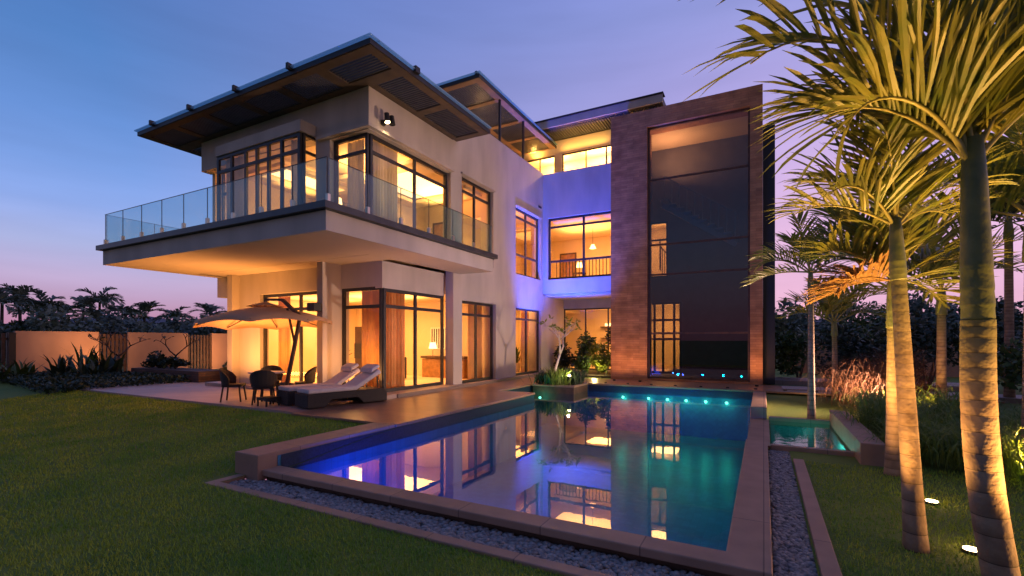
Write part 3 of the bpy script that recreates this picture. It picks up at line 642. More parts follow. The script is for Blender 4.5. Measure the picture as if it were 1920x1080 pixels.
# warm garden flood light on the right facade, and uplights on the stone portal
lamp('SPOT', (2.6, 13.5, .25), 3600, (1, .60, .42), .25, (-8.6, 12.6, 4.2), spot=84, blend=.8)
def deck_spot(x, y, lb, tgt, p, col=(1, .42, .16), sa=120):
    t = empty('wall_uplight', (x, y, 0), lb, 'garden light', 'small uplights at the foot of the walls')
    MB().tube([(x, y, .001), (x, y, .05)], [.05, .06], 12).build('housing', 'black', t)
    lamp('SPOT', (x, y, .08), p, col, .05, tgt, spot=sa, blend=1)
deck_spot(-4.9, 17.25, 'small black uplight before the wide stone pier', (-4.7, 18.0, 3.2), 60, (1, .42, .16), 150)
deck_spot(-3.95, 17.25, 'small black uplight at the glass side of the wide stone pier', (-4.2, 18.0, 3.2), 50, (1, .42, .16), 150)
deck_spot(-.2, 17.25, 'small black uplight before the narrow stone pier', (-.2, 18.0, 3.2), 70, (1, .42, .16), 150)


# soffit glow over the patio
lamp('AREA', (-13.2, 8.3, .35), 290, (1, .37, .08), 3.2, (-13.2, 8.6, 3.6), size_y=.6)
lamp('AREA', (-9.4, 8.9, .35), 60, (1, .40, .10), .6, (-9.4, 8.6, 3.6), size_y=.4)

# ---------------------------------------------------------------- things in the rooms
def curtain(p, q, z0, z1, m, label, amp=.05, waves=9):
    p = Vector(p); q = Vector(q); d = q - p; L = d.length; d.normalize(); nn = Vector((-d.y, d.x)); k = waves * 8
    v = []; f = []
    for i in range(k + 1):
        t = i / k; o = p + d * L * t + nn * amp * math.sin(t * waves * 2 * math.pi) * (.8 + .4 * math.sin(t * 11))
        v += [(o.x, o.y, z0), (o.x, o.y, z1)]
        if i: f.append((2 * i - 2, 2 * i, 2 * i + 1, 2 * i - 1))
    b = MB().add(v, f).build('curtain', m, smooth=True)
    mo = b.modifiers.new('thick', 'SOLIDIFY'); mo.thickness = .006
    return tag(b, label, 'curtain', 'curtains behind the villa windows')
curtain((-10.1, 9.85), (-9.25, 9.85), .1, 2.9, 'curtain', 'gold curtain behind the narrow front pane of the ground floor corner window', waves=7)
curtain((-9.3, 9.95), (-9.3, 10.75), .1, 2.88, 'curtain', 'gold curtain just right of the ground floor corner post, facing the deck', waves=6)
curtain((-9.15, 13.9), (-9.15, 14.8), .1, 2.8, 'curtain', 'gold curtain in the middle ground floor window on the deck side', waves=6)
curtain((-9.15, 18.0), (-9.15, 18.7), .1, 2.8, 'curtain', 'gold curtain in the ground floor window nearest the tree planter', waves=5)
curtain((-9.0, 9.1), (-9.0, 10.1), 4.12, 6.75, 'sheer', 'pale sheer curtain at the upper corner window facing the deck', waves=9)
curtain((-9.8, 9.05), (-9.2, 9.05), 4.12, 6.75, 'sheer', 'pale sheer curtain behind the narrow upper front window by the spotlight', waves=5)
curtain((-14.1, 8.4), (-13.1, 8.4), 4.12, 6.85, 'sheer', 'sheer curtain at the left end of the projecting bay window', waves=9)
curtain((-11.2, 8.4), (-10.7, 8.4), 4.12, 6.85, 'sheer', 'sheer curtain at the right end of the projecting bay window', waves=5)
curtain((-9.1, 12.8), (-9.1, 13.5), 4.12, 6.8, 'curtain', 'gold curtain in the upper window at the balcony end', waves=5)
curtain((-13.9, 9.95), (-13.3, 9.95), .1, 2.9, 'curtain', 'gold curtain at the left end of the sliding patio door', waves=5)
# wall picture, console, lamp
pic = MB().box(-11.55, -10.85, 14.86, 14.895, 1.15, 2.0).build('wall_picture', 'white_paint'); tag(pic, 'striped grey picture on the cream wall above the console table', 'picture')
for i in range(6): MB().box(-11.5 + i * .11, -11.45 + i * .11, 14.85, 14.86, 1.2, 1.95).build('stripe', 'dark_metal', pic)
con = empty('console_table', (-10.6, 14.5, .09), 'dark topped console table under the striped picture', 'table')
MB().box(-11.6, -9.6, 14.3, 14.8, .82, .9).build('table_top', 'wood_dark', con); MB().box(-11.55, -9.65, 14.34, 14.78, .09, .8).build('cabinet', 'wood_mid', con)
def table_lamp(x, y, z, label):
    t = empty('table_lamp', (x, y, z), label, 'lamp')
    MB().tube([(x, y, z), (x, y, z + .02), (x, y, z + .03), (x, y, z + .3)], [.08, .08, .02, .015], 12).build('base', 'brushed', t)
    MB().tube([(x, y, z + .28), (x, y, z + .52)], [.16, .11], 16, cap=False).build('lamp_shade', 'lamp_shade', t)
table_lamp(-11.2, 14.55, .9, 'glowing table lamp on the console table on the ground floor')
sofa = empty('sofa', (-12.3, 13, .09), 'low dark sofa inside the sliding patio door', 'sofa')
MB().box(-13.0, -11.4, 12.3, 13.1, .12, .5).build('seat', 'wicker', sofa, bevel=.04); MB().box(-13.0, -11.4, 13.1, 13.3, .12, .9).build('backrest', 'wicker', sofa, bevel=.04)
cab = empty('tall_cabinet', (-11.5, 12, .09), 'tall dark cabinet against the fin wall inside the patio door', 'cabinet')
MB().box(-12.0, -11.2, 11.4, 12.0, .09, 1.95).build('carcass', 'wood_dark', cab); MB().box(-12.0, -11.2, 11.37, 11.398, .9, 1.4).build('opening_shade', 'black', cab)  # black panel on the front stands for shade inside an open shelf
tv = MB().box(-10.9, -9.7, 15.86, 15.89, .9, 1.9); tag(tv.build('dark_panel', 'wood_dark'), 'dark wall panel seen through the middle ground floor window', 'panel')
bedw = empty('floor_lamp', (-11.6, 10.6, 4.11), 'tall floor lamp with glowing drum shade inside the bay window', 'lamp')
MB().tube([(-11.6, 10.2, 4.11), (-11.6, 10.2, 4.14), (-11.6, 10.2, 4.15), (-11.6, 10.2, 5.45)], [.15, .15, .02, .015], 12).build('stand', 'brushed', bedw)
MB().tube([(-11.6, 10.2, 5.4), (-11.6, 10.2, 5.85)], [.26, .2], 20, cap=False).build('lamp_shade', 'lamp_shade', bedw)
# landing railing and picture behind the blue lit window
lr = empty('landing_railing', (-7, 21, 4.11), 'row of slim balusters on the landing behind the blue lit wall window', 'railing')
m = MB()
for i in range(22): m.bar((-8.6 + i * .16, 20.6, 4.11), (-8.6 + i * .16, 20.6, 5.2), .03)
m.build('balusters', 'black', lr); MB().bar((-8.7, 20.6, 5.22), (-5.1, 20.6, 5.22), .05).build('handrail', 'wood_dark', lr)
p2 = MB().box(-6.6, -5.9, 24.36, 24.395, 5.4, 6.1).build('wall_picture', 'wood_dark'); tag(p2, 'dark framed picture on the landing wall in the upper middle window', 'picture'); MB().box(-6.53, -5.97, 24.35, 24.36, 5.47, 6.03).build('print', 'white_paint', p2)
table_lamp(-8.2, 22.6, 4.9, 'glowing lamp on the landing at the left of the balusters')
ch = empty('side_table', (-8.2, 22.6, 4.11), 'small dark side table under the landing lamp', 'table')
MB().box(-8.5, -7.9, 22.4, 22.8, 4.85, 4.9).build('table_top', 'wood_dark', ch)
for sx in (-8.45, -7.95):
    for sy in (22.45, 22.75): MB().box(sx - .02, sx + .02, sy - .02, sy + .02, 4.11, 4.85).build('leg', 'wood_dark', ch)
sh = empty('wall_shelf', (-7, 25.2, 1), 'lit shelf niche at the back of the ground floor garden room', 'shelf')
MB().box(-7.9, -5.6, 25.1, 25.38, 2.2, 2.25).box(-7.9, -5.6, 25.1, 25.38, 1.6, 1.64).build('shelf_boards', 'wood_dark', sh); MB().box(-7.7, -5.8, 25.3, 25.34, 2.28, 2.42).build('light_strip', 'lamp_soft', sh)

def door(x0, x1, y, z0, label):
    d = empty('interior_door', ((x0 + x1) / 2, y, z0), label, 'door')
    MB().box(x0, x1, y - .05, y - .01, z0, z0 + 2.1).build('leaf', 'wood_mid', d)
    MB().box(x0 - .08, x0 - .004, y - .06, y - .01, z0, z0 + 2.18).box(x1 + .004, x1 + .08, y - .06, y - .01, z0, z0 + 2.18).box(x0 - .004, x1 + .004, y - .06, y - .01, z0 + 2.104, z0 + 2.18).build('frame', 'wood_dark', d)
    MB().box(x1 - .12, x1 - .08, y - .09, y - .051, z0 + .98, z0 + 1.05).build('handle', 'brushed', d)
door(-11.9, -11.0, 15.6, 4.11, 'brown door at the back of the upper corner room')
door(-14.9, -14.0, 14.9, .09, 'brown door at the back of the ground floor living room')
door(-9.9, -9.1, 24.4, 4.11, 'brown door at the back of the landing left of the balusters')
bed = empty('bed', (-11, 13.4, 4.11), 'low bed with pale cover in the upper corner room', 'bed')
MB().box(-12.2, -10.2, 12.6, 14.4, 4.11, 4.4).build('frame', 'wood_dark', bed); MB().box(-12.15, -10.25, 12.65, 14.35, 4.4, 4.65).build('mattress', 'sheer', bed, bevel=.05); MB().box(-12.38, -12.22, 12.5, 14.5, 4.11, 5.2).build('headboard', 'wood_mid', bed)
wp = MB().box(-12.38, -12.35, 11.2, 12.2, 5.4, 6.1).build('wall_picture', 'wood_dark'); tag(wp, 'dark framed picture on the side wall of the upper corner room', 'picture')
pn = empty('pendant_lamp', (-7.4, 22.3, 6.2), 'small glowing pendant lamp over the landing', 'lamp')
MB().tube([(-7.4, 22.3, 6.99), (-7.4, 22.3, 6.2)], .01, 6).build('cord', 'black', pn); MB().tube([(-7.4, 22.3, 6.2), (-7.4, 22.3, 6.0)], [.06, .16], 14, cap=False).build('lamp_shade', 'lamp_shade', pn)
for x_, y_, lb in ((-9.7, 18.6, 'tall potted plant in the ground floor window nearest the planter'), (-14.0, 12.6, 'potted plant inside the sliding patio door')):
    pt = empty('potted_plant', (x_, y_, .09), lb, 'plant'); MB().tube([(x_, y_, .09), (x_, y_, .5)], [.14, .2], 14).build('pot', 'white_paint', pt)
    o = strap_mesh(40, .9, .03, 77, spread=.3).build('leaves', 'foliage', pt); o.matrix_parent_inverse = Matrix.Identity(4); o.location.z = .4
cw = empty('kitchen_island', (-10.6, 17.6, .09), 'wooden counter in the ground floor room right of the white pier', 'counter')
MB().box(-11.2, -10.0, 16.9, 17.5, .09, .95).build('cabinet', 'wood_mid', cw); MB().box(-11.25, -9.95, 16.85, 17.55, .952, 1.0).build('counter_top', 'wood_dark', cw)
# spotlight and fixtures on the walls
fx = empty('wall_spotlight', (-8.5, 9.3, 7), 'black twin spotlight bolted to the upper wall near the roof corner', 'spotlight')
MB().box(-8.6, -8.52, 9.02, 9.12, 6.98, 7.1).box(-8.54, -8.36, 9.05, 9.09, 7.02, 7.06).build('bracket', 'black', fx)
for yy in (8.98, 9.16): MB().tube([(-8.36, yy, 7.2), (-8.33, yy, 6.98)], [.06, .075], 12).build('housing', 'black', fx)
MB().tube([(-8.329, 8.98, 6.975), (-8.327, 8.98, 6.965)], .06, 12).build('lens', 'lamp_white', fx)
lamp('SPOT', (-8.32, 8.98, 6.9), 14, (1, .7, .3), .05, (-8.5, 9.8, 4.5), spot=110)
sk = empty('wall_speaker', (-10.6, 8.75, 2.5), 'small black box speaker mounted on the white fin wall by the patio', 'speaker')
MB().box(-10.78, -10.5, 8.55, 8.8, 2.28, 2.5).build('cabinet', 'black', sk, bevel=.01); MB().box(-10.64, -10.56, 8.8, 8.818, 2.34, 2.44).build('bracket', 'black', sk)
bf = empty('wall_floodlight', (-5.3, 18.4, 8.9), 'small dark floodlight on the left side of the stone tower near the roof', 'floodlight')
MB().box(-5.36, -5.235, 18.5, 18.62, 8.75, 9.0).build('housing', 'black', bf, bevel=.01)
sw = MB().box(-8.6, -8.575, 15.55, 15.65, 1.25, 1.35); tag(sw.build('wall_socket', 'brushed', None, bevel=.005), 'tiny metal socket on the plaster wall between two ground floor windows', 'socket')

# ---------------------------------------------------------------- loungers
def lounger(x, y, rz, label):
    t = empty('sun_lounger', (0, 0, 0), label, 'sun lounger', 'sun loungers side by side on the deck')
    w = .31
    # side profile, y from foot (0) to head (2)
    prof = [(0, .02), (0.42, .02), (.55, .17), (1.2, .17), (1.36, .02), (2.0, .02), (2.0, .27), (1.92, .33), (0, .33)]
    MB().prism([(a, b) for a, b in prof], 'x', -w, w).build('base', 'wicker', t, bevel=.02)
    MB().prism([(0.03, .332), (1.18, .332), (1.2, .34), (1.86, .70), (1.8, .80), (1.16, .43), (0.03, .43)], 'x', -w + .02, w - .02).build('cushion', 'cushion', t, bevel=.03)
    hp = MB().prism([(1.62, .75), (1.82, .86), (1.87, .78), (1.92, .86), (1.83, .95), (1.6, .83)], 'x', -w + .04, w - .04); hp = MB().prism([(1.58, .705), (1.84, .845), (1.80, .92), (1.60, .82)], 'x', -w + .05, w - .05)
    hp.build('pillow', 'cushion', t, bevel=.03)
    MB().bar((-w + .06, 1.75, .62), (-w + .06, 1.78, .3), .03).bar((w - .06, 1.75, .62), (w - .06, 1.78, .3), .03).build('back_support', 'wicker', t)
    t.location = (x, y, 0); t.rotation_euler.z = rz; return t
lounger(-8.95, 6.95, R(-13), 'right hand lounger with white cushion on dark wicker, nearest the pool deck')
lounger(-9.8, 7.1, R(-13), 'left hand lounger with white cushion on dark wicker, nearest the parasol')

# dining set
tb = empty('patio_table', (-11.0, 7.55, 0), 'small round patio table with pale top under the parasol', 'table')
MB().tube([(-11, 7.55, .68), (-11, 7.55, .71)], .42, 28).build('table_top', 'cushion', tb)
for k in range(4):
    a = k * math.pi / 2 + .6; MB().bar((-11 + .18 * math.cos(a), 7.55 + .18 * math.sin(a), .68), (-11 + .3 * math.cos(a), 7.55 + .3 * math.sin(a), 0), .035).build('leg', 'wicker', tb)
def pchair():
    t = empty('patio_chair', (0, 0, 0), 'x', 'chair', 'wicker chairs around the patio table')
    MB().box(-.25, .25, -.23, .25, .38, .45).build('seat', 'wicker', t, bevel=.015)
    bk = MB(); n = 10; v = []; f = []
    for i in range(n + 1):
        a = math.pi * i / n; c, s_ = math.cos(a), math.sin(a)
        top = .62 + .24 * s_ ** .7
        v += [(.27 * c, -.02 - .24 * s_, .43), (.31 * c, -.02 - .30 * s_, top)]
        if i: f.append((2 * i - 2, 2 * i, 2 * i + 1, 2 * i - 1))
    b = bk.add(v, f).build('backrest', 'wicker', t); mo = b.modifiers.new('s', 'SOLIDIFY'); mo.thickness = .03
    for sx in (-1, 1):
        for sy in (-1, 1): MB().bar((.21 * sx, .2 * sy, .38), (.25 * sx, .25 * sy, 0), .035).build('leg', 'wicker', t)
    return t
pc = pchair(); pos = [(-11.55, 7.05, R(-48), 'dark wicker chair with rounded back at the left front of the patio table'),
                      (-11.7, 8.15, R(-130), 'dark wicker chair at the rear left of the patio table'),
                      (-10.45, 7.1, R(50), 'dark wicker chair just right of the patio table, next to the loungers'),
                      (-10.5, 8.25, R(145), 'dark wicker chair at the rear right of the patio table')]
for i, (x, y, rz, lb) in enumerate(pos):
    c = pc if i == 0 else copy_tree(pc)
    c.location = (x, y, 0); c.rotation_euler.z = rz; c.scale = (.88, .88, .95); c['label'] = lb
so = empty('footstool', (-10.0, 6.9, 0), 'low dark wicker footstool between the chairs and the loungers', 'stool')
MB().box(-10.2, -9.85, 6.75, 7.1, .14, .2).build('seat', 'wicker', so)
for sx in (-10.18, -9.87):
    for sy in (6.77, 7.08): MB().bar((sx, sy, .14), (sx, sy, 0), .03).build('leg', 'wicker', so)

# cantilever parasol
um = empty('parasol', (-10.35, 7.9, 0), 'wide beige parasol on a leaning dark pole over the patio table', 'parasol')
cx, cy, cz = -11.35, 7.75, 2.28
N = 8; rr_ = 1.62; tx, ty = .03, .02
def ring(rad, z, off=0): return [(cx + rad * math.cos(2 * math.pi * k / N + off), cy + rad * math.sin(2 * math.pi * k / N + off), z + tx * rad * math.cos(2 * math.pi * k / N + off)) for k in range(N)]
cv = MB(); v = []
M_ = 6
rows = []
for rad, z in ((.28, cz + .06), (.7, cz - .03), (1.2, cz - .17), (rr_, cz - .33), (rr_ + .005, cz - .42)):
    row = []
    for k in range(N * M_):
        a = 2 * math.pi * k / (N * M_); kk = (k % M_) / M_
        f_ = math.cos(math.pi / N) / math.cos((kk - .5) * 2 * math.pi / N); sag = .05 * math.sin(math.pi * kk) * rad / rr_
        row.append((cx + rad * f_ * math.cos(a), cy + rad * f_ * math.sin(a), z + .05 * rad * math.cos(a) + sag * (1 if rad < rr_ - .01 else 1.4)))
    rows.append(row)
K = N * M_
for row in rows: v += row
cv.add(v, [(i * K + k, i * K + (k + 1) % K, (i + 1) * K + (k + 1) % K, (i + 1) * K + k) for i in range(len(rows) - 1) for k in range(K)])
c = cv.build('canopy', 'canvas', um, smooth=True)
vt = MB(); vr = [(cx, cy, cz + .22)] + [(cx + .45 * math.cos(2 * math.pi * k / 8), cy + .45 * math.sin(2 * math.pi * k / 8), cz + .09) for k in range(8)]
vt.add(vr, [(0, 1 + k, 1 + (k + 1) % 8) for k in range(8)]).build('vent_cap', 'canvas', um)
for k in range(N):
    a = 2 * math.pi * k / N
    MB().bar((cx + .1 * math.cos(a), cy + .1 * math.sin(a), cz + .02), (cx + rr_ * math.cos(a), cy + rr_ * math.sin(a), cz - .36 + .05 * rr_ * math.cos(a)), .025).build('rib', 'wood_dark', um)
MB().tube([(-10.55, 7.7, 0.04), (-10.2, 7.75, 1.4), (-10.05, 7.78, 2.1)], [.05, .05, .045], 10).build('pole', 'wood_dark', um)
MB().bar((-10.05, 7.78, 2.1), (-10.7, 7.77, 2.52), .07).bar((-10.7, 7.77, 2.52), (cx, cy, cz + .27), .06).bar((cx, cy, cz + .28), (cx, cy, cz - .1), .05).bar((-10.2, 7.75, 1.4), (-10.5, 7.76, 2.3), .04).build('arm', 'wood_dark', um)
MB().box(-10.9, -10.2, 7.4, 8.0, 0, .05).build('base_plate', 'black', um)

# ---------------------------------------------------------------- vegetation helpers
def leafmesh(n, center, size, leaf, seed, rad=(0, 1), shape=None, up=.2, flat=False):
    r = random.Random(seed); m = MB(); cx, cy, cz = center
    blobs = [(r.uniform(-.6, .6), r.uniform(-.6, .6), r.uniform(-.5, .7), r.uniform(.28, .55)) for _ in range(9)]
    for _ in range(n):
        b = r.choice(blobs); d = Vector((r.gauss(0, 1), r.gauss(0, 1), r.gauss(0, 1))).normalized() * (b[3] * r.uniform(.55, 1.05))
        p = Vector((cx + (b[0] + d.x) * size[0], cy + (b[1] + d.y) * size[1], cz + (b[2] + d.z) * size[2]))
        l = leaf * r.uniform(.6, 1.3); a = Vector((r.gauss(0, 1), r.gauss(0, 1), r.gauss(0, .6) + up)).normalized(); s_ = a.cross(Vector((r.gauss(0, 1), r.gauss(0, 1), r.gauss(0, 1)))).normalized() * l * .28
        m.add([p, p + a * l * .5 + s_, p + a * l, p + a * l * .5 - s_], [(0, 1, 2, 3)])
    return m
def shrub(x, y, z, sx, sy, sz, leaf, n, seed, mt, name, label, cat='shrub', group=None):
    t = empty(name, (x, y, z), label, cat, group)
    leafmesh(n, (x, y, z + sz), (sx, sy, sz), leaf, seed).build('foliage', mt, t)
    m = MB(); r = random.Random(seed)
    for k in range(5): m.tube([(x, y, z - .05), (x + r.uniform(-.4, .4) * sx, y + r.uniform(-.4, .4) * sy, z + sz * 1.2)], [.03 * sz + .008, .01], 5)
    m.build('stem', 'bark_far', t); return t
def frond(m, ml, base, az, el, L, droop, nleaf, ll, lw, seed, hang=.4, curl=.8, rad=.018, start=.18, spread=62):
    """m: rachis builder, ml: leaflet builder"""
    r = random.Random(seed); pts = []; p = Vector(base); e = R(el); a = R(az); ns = 14
    for i in range(ns + 1):
        pts.append(p.copy()); p = p + Vector((math.cos(a) * math.cos(e), math.sin(a) * math.cos(e), math.sin(e))) * L / ns
        e -= R(droop) * (i + 2) / (ns * (ns + 3) / 2)
    m.tube(pts, [rad * (1 - .8 * i / ns) + .002 for i in range(ns + 1)], 6)
    for i in range(nleaf):
        for sgn in (-1, 1):
            t = start + (1 - start) * (i + r.uniform(-.3, .3)) / nleaf; t = min(max(t, start), .995); f_ = t * ns; k = min(int(f_), ns - 1)
            q = pts[k].lerp(pts[k + 1], f_ - k); T = (pts[k + 1] - pts[k]).normalized()
            side = T.cross(Vector((0, 0, 1)));
            if side.length < .05: side = Vector((math.sin(a), -math.cos(a), 0))
            side.normalize(); N_ = side.cross(T).normalized()
            ang = R(spread - 34 * t + r.uniform(-9, 9))
            D = (T * math.cos(ang) + side * sgn * math.sin(ang) + N_ * (curl * .45 + r.uniform(-.15, .15))).normalized()
            l = ll * (.55 + .9 * math.sin(math.pi * min(1, .15 + t * .8))) * r.uniform(.8, 1.1) * .85; w = lw * r.uniform(.7, 1.2)
            W_ = D.cross(N_ + Vector((r.uniform(-.3, .3), r.uniform(-.3, .3), r.uniform(-.3, .3)))).normalized(); vs = []; pp = q.copy(); sg = 5; hv = r.uniform(.5, 1.7); kink = Vector((r.gauss(0, 1), r.gauss(0, 1), r.gauss(0, .5))) * .03
            for j in range(sg + 1):
                u = j / sg; ww = w * (0.35 + 1.3 * math.sin(math.pi * min(.92, .12 + u * .75)) ** 1) * .5 * (1 if j < sg else .1)
                fold = N_ * ww * .45
                vs += [pp - W_ * ww + fold, pp, pp + W_ * ww + fold]
                pp = pp + D * l / sg; D = (D + kink + Vector((0, 0, -hang * hv * .35 * (u + .2)))).normalized()
            ml.add(vs, [(3 * j + c_, 3 * j + c_ + 1, 3 * j + c_ + 4, 3 * j + c_ + 3) for j in range(sg) for c_ in (0, 1)])
def trunk(base, top, r0, r1, spacing, parent, m='bark', bend=(0, 0), flare=1.25):
    base = Vector(base); top = Vector(top); H = (top - base).length; mb = MB(); n = 40; rows = []; uvs = []
    z = 0; zs = []
    k = 0
    while z < H:
        sp_ = spacing * (1.25 - .65 * z / H) * (1 + .18 * math.sin(k * 2.3)); zs += [(z, k), (z + sp_ * .06, k + .06), (z + sp_ * .93, k + .93)]; z += sp_; k += 1
    zs.append((H, k)); zs = [q for q in zs if q[0] <= H]
    for i, (z, kk) in enumerate(zs):
        t = z / H; c = base.lerp(top, t) + Vector((bend[0], bend[1], 0)) * math.sin(math.pi * t)
        rr = r0 * (1 - t) + r1 * t; rr *= 1 + (flare - 1) * math.exp(-t * 9); fr = kk % 1
        rr *= .985 if fr < .03 else (1.004 if fr < .5 else 1.0)
        for j in range(n):
            a = 2 * math.pi * j / n; q = 1 + .002 * math.sin(a * 3 + math.floor(kk) * 1.7); rows.append((c.x + rr * q * math.cos(a), c.y + rr * q * math.sin(a), c.z + .001 * math.sin(a * 2 + math.floor(kk))))
        uvs.append(kk)
    nr = len(uvs)
    mb.add(rows, [(i * n + j, i * n + (j + 1) % n, (i + 1) * n + (j + 1) % n, (i + 1) * n + j) for i in range(nr - 1) for j in range(n)])
    o = mb.build('trunk', m, parent, smooth=True)
    uv = o.data.uv_layers.new(name='UV'); 
    for poly in o.data.polygons:
        ks = [uvs[o.data.loops[li].vertex_index // n] for li in poly.loop_indices]; mk = math.floor(min(ks) + 1e-6)
        for li, kv in zip(poly.loop_indices, ks): uv.data[li].uv = (zs[o.data.loops[li].vertex_index // n][0] / H, min(kv - mk, .999))
    return o
CU = (0, .02, .07, .08, .10, .16, .17, .19, .28, .29, .31, .45, .75, 1)
CK = (1.12, 1.16, 1.12, 1.16, 1.18, 1.12, 1.15, 1.16, 1.09, 1.13, 1.12, 1.05, .92, .72)
def palm(x, y, z, H, r0, r1, top, cs_len, fronds, label, spacing=.13, ll=.7, lw=.035, nleaf=26, seed=0, mt='frond', dry=0, group='palms lit from below beside the pool', hang=.4, bend=(0, 0), rad=.018, curl=.8, shaft_r=None, flare=1.2):
    t = empty('palm_tree', (x, y, z), label, 'palm tree', group)
    tp = (top[0], top[1], z + H); trunk((x, y, z), tp, r0, r1, spacing, t, bend=bend, flare=flare)
    s = shaft_r or r1; c = MB(); c.tube([(tp[0] + (tp[0] - x) * .2 * u, tp[1] + (tp[1] - y) * .2 * u, tp[2] - .01 + cs_len * u) for u in CU], [s * k for k in CK], 18).build('crownshaft', 'crownshaft', t, smooth=True)
    bx, by, bz_ = tp[0] + (tp[0] - x) * .2, tp[1] + (tp[1] - y) * .2, tp[2] + cs_len * .82
    for i, (az, el, L, dr) in enumerate(fronds):
        m1, m2 = MB(), MB(); frond(m1, m2, (bx, by, bz_ + .02 * (i % 4)), az, el, L, dr, nleaf, ll, lw, seed * 50 + i, hang=hang, rad=rad, curl=curl)
        f_ = m2.build('frond', mt if i >= dry else 'frond_dry', t); m1.build('stalk', 'rachis' if i >= dry else 'frond_dry', f_, smooth=True)
    return t
def uplight(x, y, z, label, tgt, p, col=(1, .50, .14), spot=70):
    z -= .03
    t = empty('ground_uplight', (x, y, z), label, 'garden light', 'lights let into the lawn at the feet of the palms')
    MB().tube([(x, y, z - .05), (x, y, z + .05)], .065, 20).build('housing', 'black', t)
    MB().tube([(x, y, z + .05), (x, y, z + .056)], .055, 20).build('lens', 'lamp_white', t)
    lamp('POINT', (x, y, z + .18), 1.6, col, .03)
    lamp('SPOT', (x, y, z + .07), p * 3.5, col, .05, tgt, spot=spot, blend=.7)

L_AZ = math.degrees(math.atan2(-SN, -CS))      # picture-left as a compass angle
# nearest palm, right edge
palm(1.56, 4.785, -.32, 1.97, .108, .098, (1.40, 4.71), 1.36,
     [(L_AZ + 4, 60, 1.35, 150), (L_AZ - 2, 62, 2.1, 112), (L_AZ - 26, 56, 1.2, 75), (L_AZ + 24, 78, 1.3, 60), (L_AZ - 3, 74, 2.5, 104), (L_AZ - 60, 78, 1.3, 50),
      (L_AZ + 180, 50, 1.2, 50), (L_AZ + 150, 70, 1.3, 40), (L_AZ + 215, 74, 1.3, 40), (L_AZ + 190, 84, 1.3, 30), (L_AZ - 12, 50, 1.15, 75)],
     'largest ringed palm at the right edge, nearest the viewer', .15, .85, .027, 24, 1, shaft_r=.082, rad=.02, hang=.55, bend=(-.05, -.01), flare=1.0)
palm(1.17, 5.28, -.32, 2.36, .078, .055, (1.05, 5.28), .55,
     [(L_AZ + 12, 55, .85, 110), (L_AZ - 20, 35, .85, 70), (L_AZ - 40, 66, .9, 90), (L_AZ + 45, 70, .9, 70), (L_AZ + 180, 52, .85, 80), (L_AZ + 225, 68, .85, 70), (L_AZ + 90, 82, .9, 30), (L_AZ + 5, 78, .95, 60), (L_AZ + 200, 30, .8, 50)],
     'second palm from the viewer, straight pale trunk beside the bright uplight', .12, .46, .021, 19, 2, shaft_r=.053, rad=.013)
palm(1.54, 8.05, -.32, 2.0, .085, .06, (1.53, 8.02), .75,
     [(L_AZ + 10, 12, .8, 60), (L_AZ - 25, 0, .75, 45), (L_AZ + 40, 52, 1.2, 70), (L_AZ - 55, 60, 1.2, 60), (L_AZ + 100, 78, 1.3, 30), (L_AZ + 180, 30, 1.2, 60), (L_AZ + 145, 60, 1.2, 50), (L_AZ + 220, 62, 1.2, 55), (L_AZ, 62, 1.25, 50), (L_AZ + 10, 35, 1.25, 60), (L_AZ + 195, -5, 1.0, 40), (L_AZ - 80, 40, 1.2, 60)],
     'middle palm whose low fronds hang brown above a slim ringed trunk', .08, .6, .026, 28, 3, dry=2, shaft_r=.062)
palm(1.72, 15.5, -.12, 1.75, .075, .06, (1.7, 15.5), .4,
     [(L_AZ + a, e, 1.4, 70) for a, e in ((0, 30), (40, 55), (-45, 50), (90, 60), (180, 30), (140, 55), (225, 50), (-90, 65), (20, 75))],
     'short thin palm behind the side basin with its trunk lit orange', .08, .5, .035, 20, 4, shaft_r=.07)
palm(.95, 12.55, -.3, 3.0, .075, .055, (.93, 12.5), .35,
     [(L_AZ + a, e, 1.3, dd) for a, e, dd in ((0, 35, 90), (35, 55, 80), (-40, 50, 90), (90, 62, 70), (180, 35, 80), (140, 55, 80), (225, 50, 80), (-90, 65, 70), (20, 80, 30), (200, 10, 50), (-15, 5, 50))],
     'slim dark trunked palm standing just behind the side basin', .09, .45, .024, 24, 5, dry=0, shaft_r=.055, mt='frond')
palm(5.6, 16.8, -.1, 4.2, .10, .08, (5.55, 16.7), .5,
     [(L_AZ + a, e, 1.5, dd) for a, e, dd in ((0, 10, 50), (35, 35, 60), (-40, 30, 60), (90, 40, 70), (180, 10, 50), (140, 35, 60), (225, 30, 60), (-90, 45, 60), (20, 70, 20), (200, 60, 40), (-15, -25, 30), (165, -30, 30))],
     'tall dark palm silhouetted against the pink sky at the far right', .1, .5, .04, 20, 6, shaft_r=.09, mt='foliage_dark')
palm(3.3, 9.2, -.3, 2.9, .11, .08, (3.3, 9.2), .7,
     [(L_AZ + a, e, 1.8, dd) for a, e, dd in ((0, 40, 80), (35, 60, 70), (-40, 55, 70), (90, 72, 50), (180, 40, 60), (140, 60, 60), (225, 55, 60), (-90, 68, 60), (20, 82, 20), (-10, 15, 60))],
     'palm hidden behind the largest trunk with bright yellow green fronds', .1, .6, .03, 26, 7, shaft_r=.09, mt='foliage_light')
palm(3.6, 14.2, -.2, 2.3, .10, .08, (3.6, 14.2), .6,
     [(L_AZ + a, e, 1.9, dd) for a, e, dd in ((0, 35, 80), (35, 55, 70), (-40, 50, 70), (90, 72, 50), (180, 35, 60), (140, 55, 60), (225, 50, 60), (-90, 65, 60), (20, 82, 20), (-20, 10, 50))],
     'shaded palm behind the middle palms with drooping dark fronds', .1, .62, .032, 24, 8, shaft_r=.09, mt='frond')
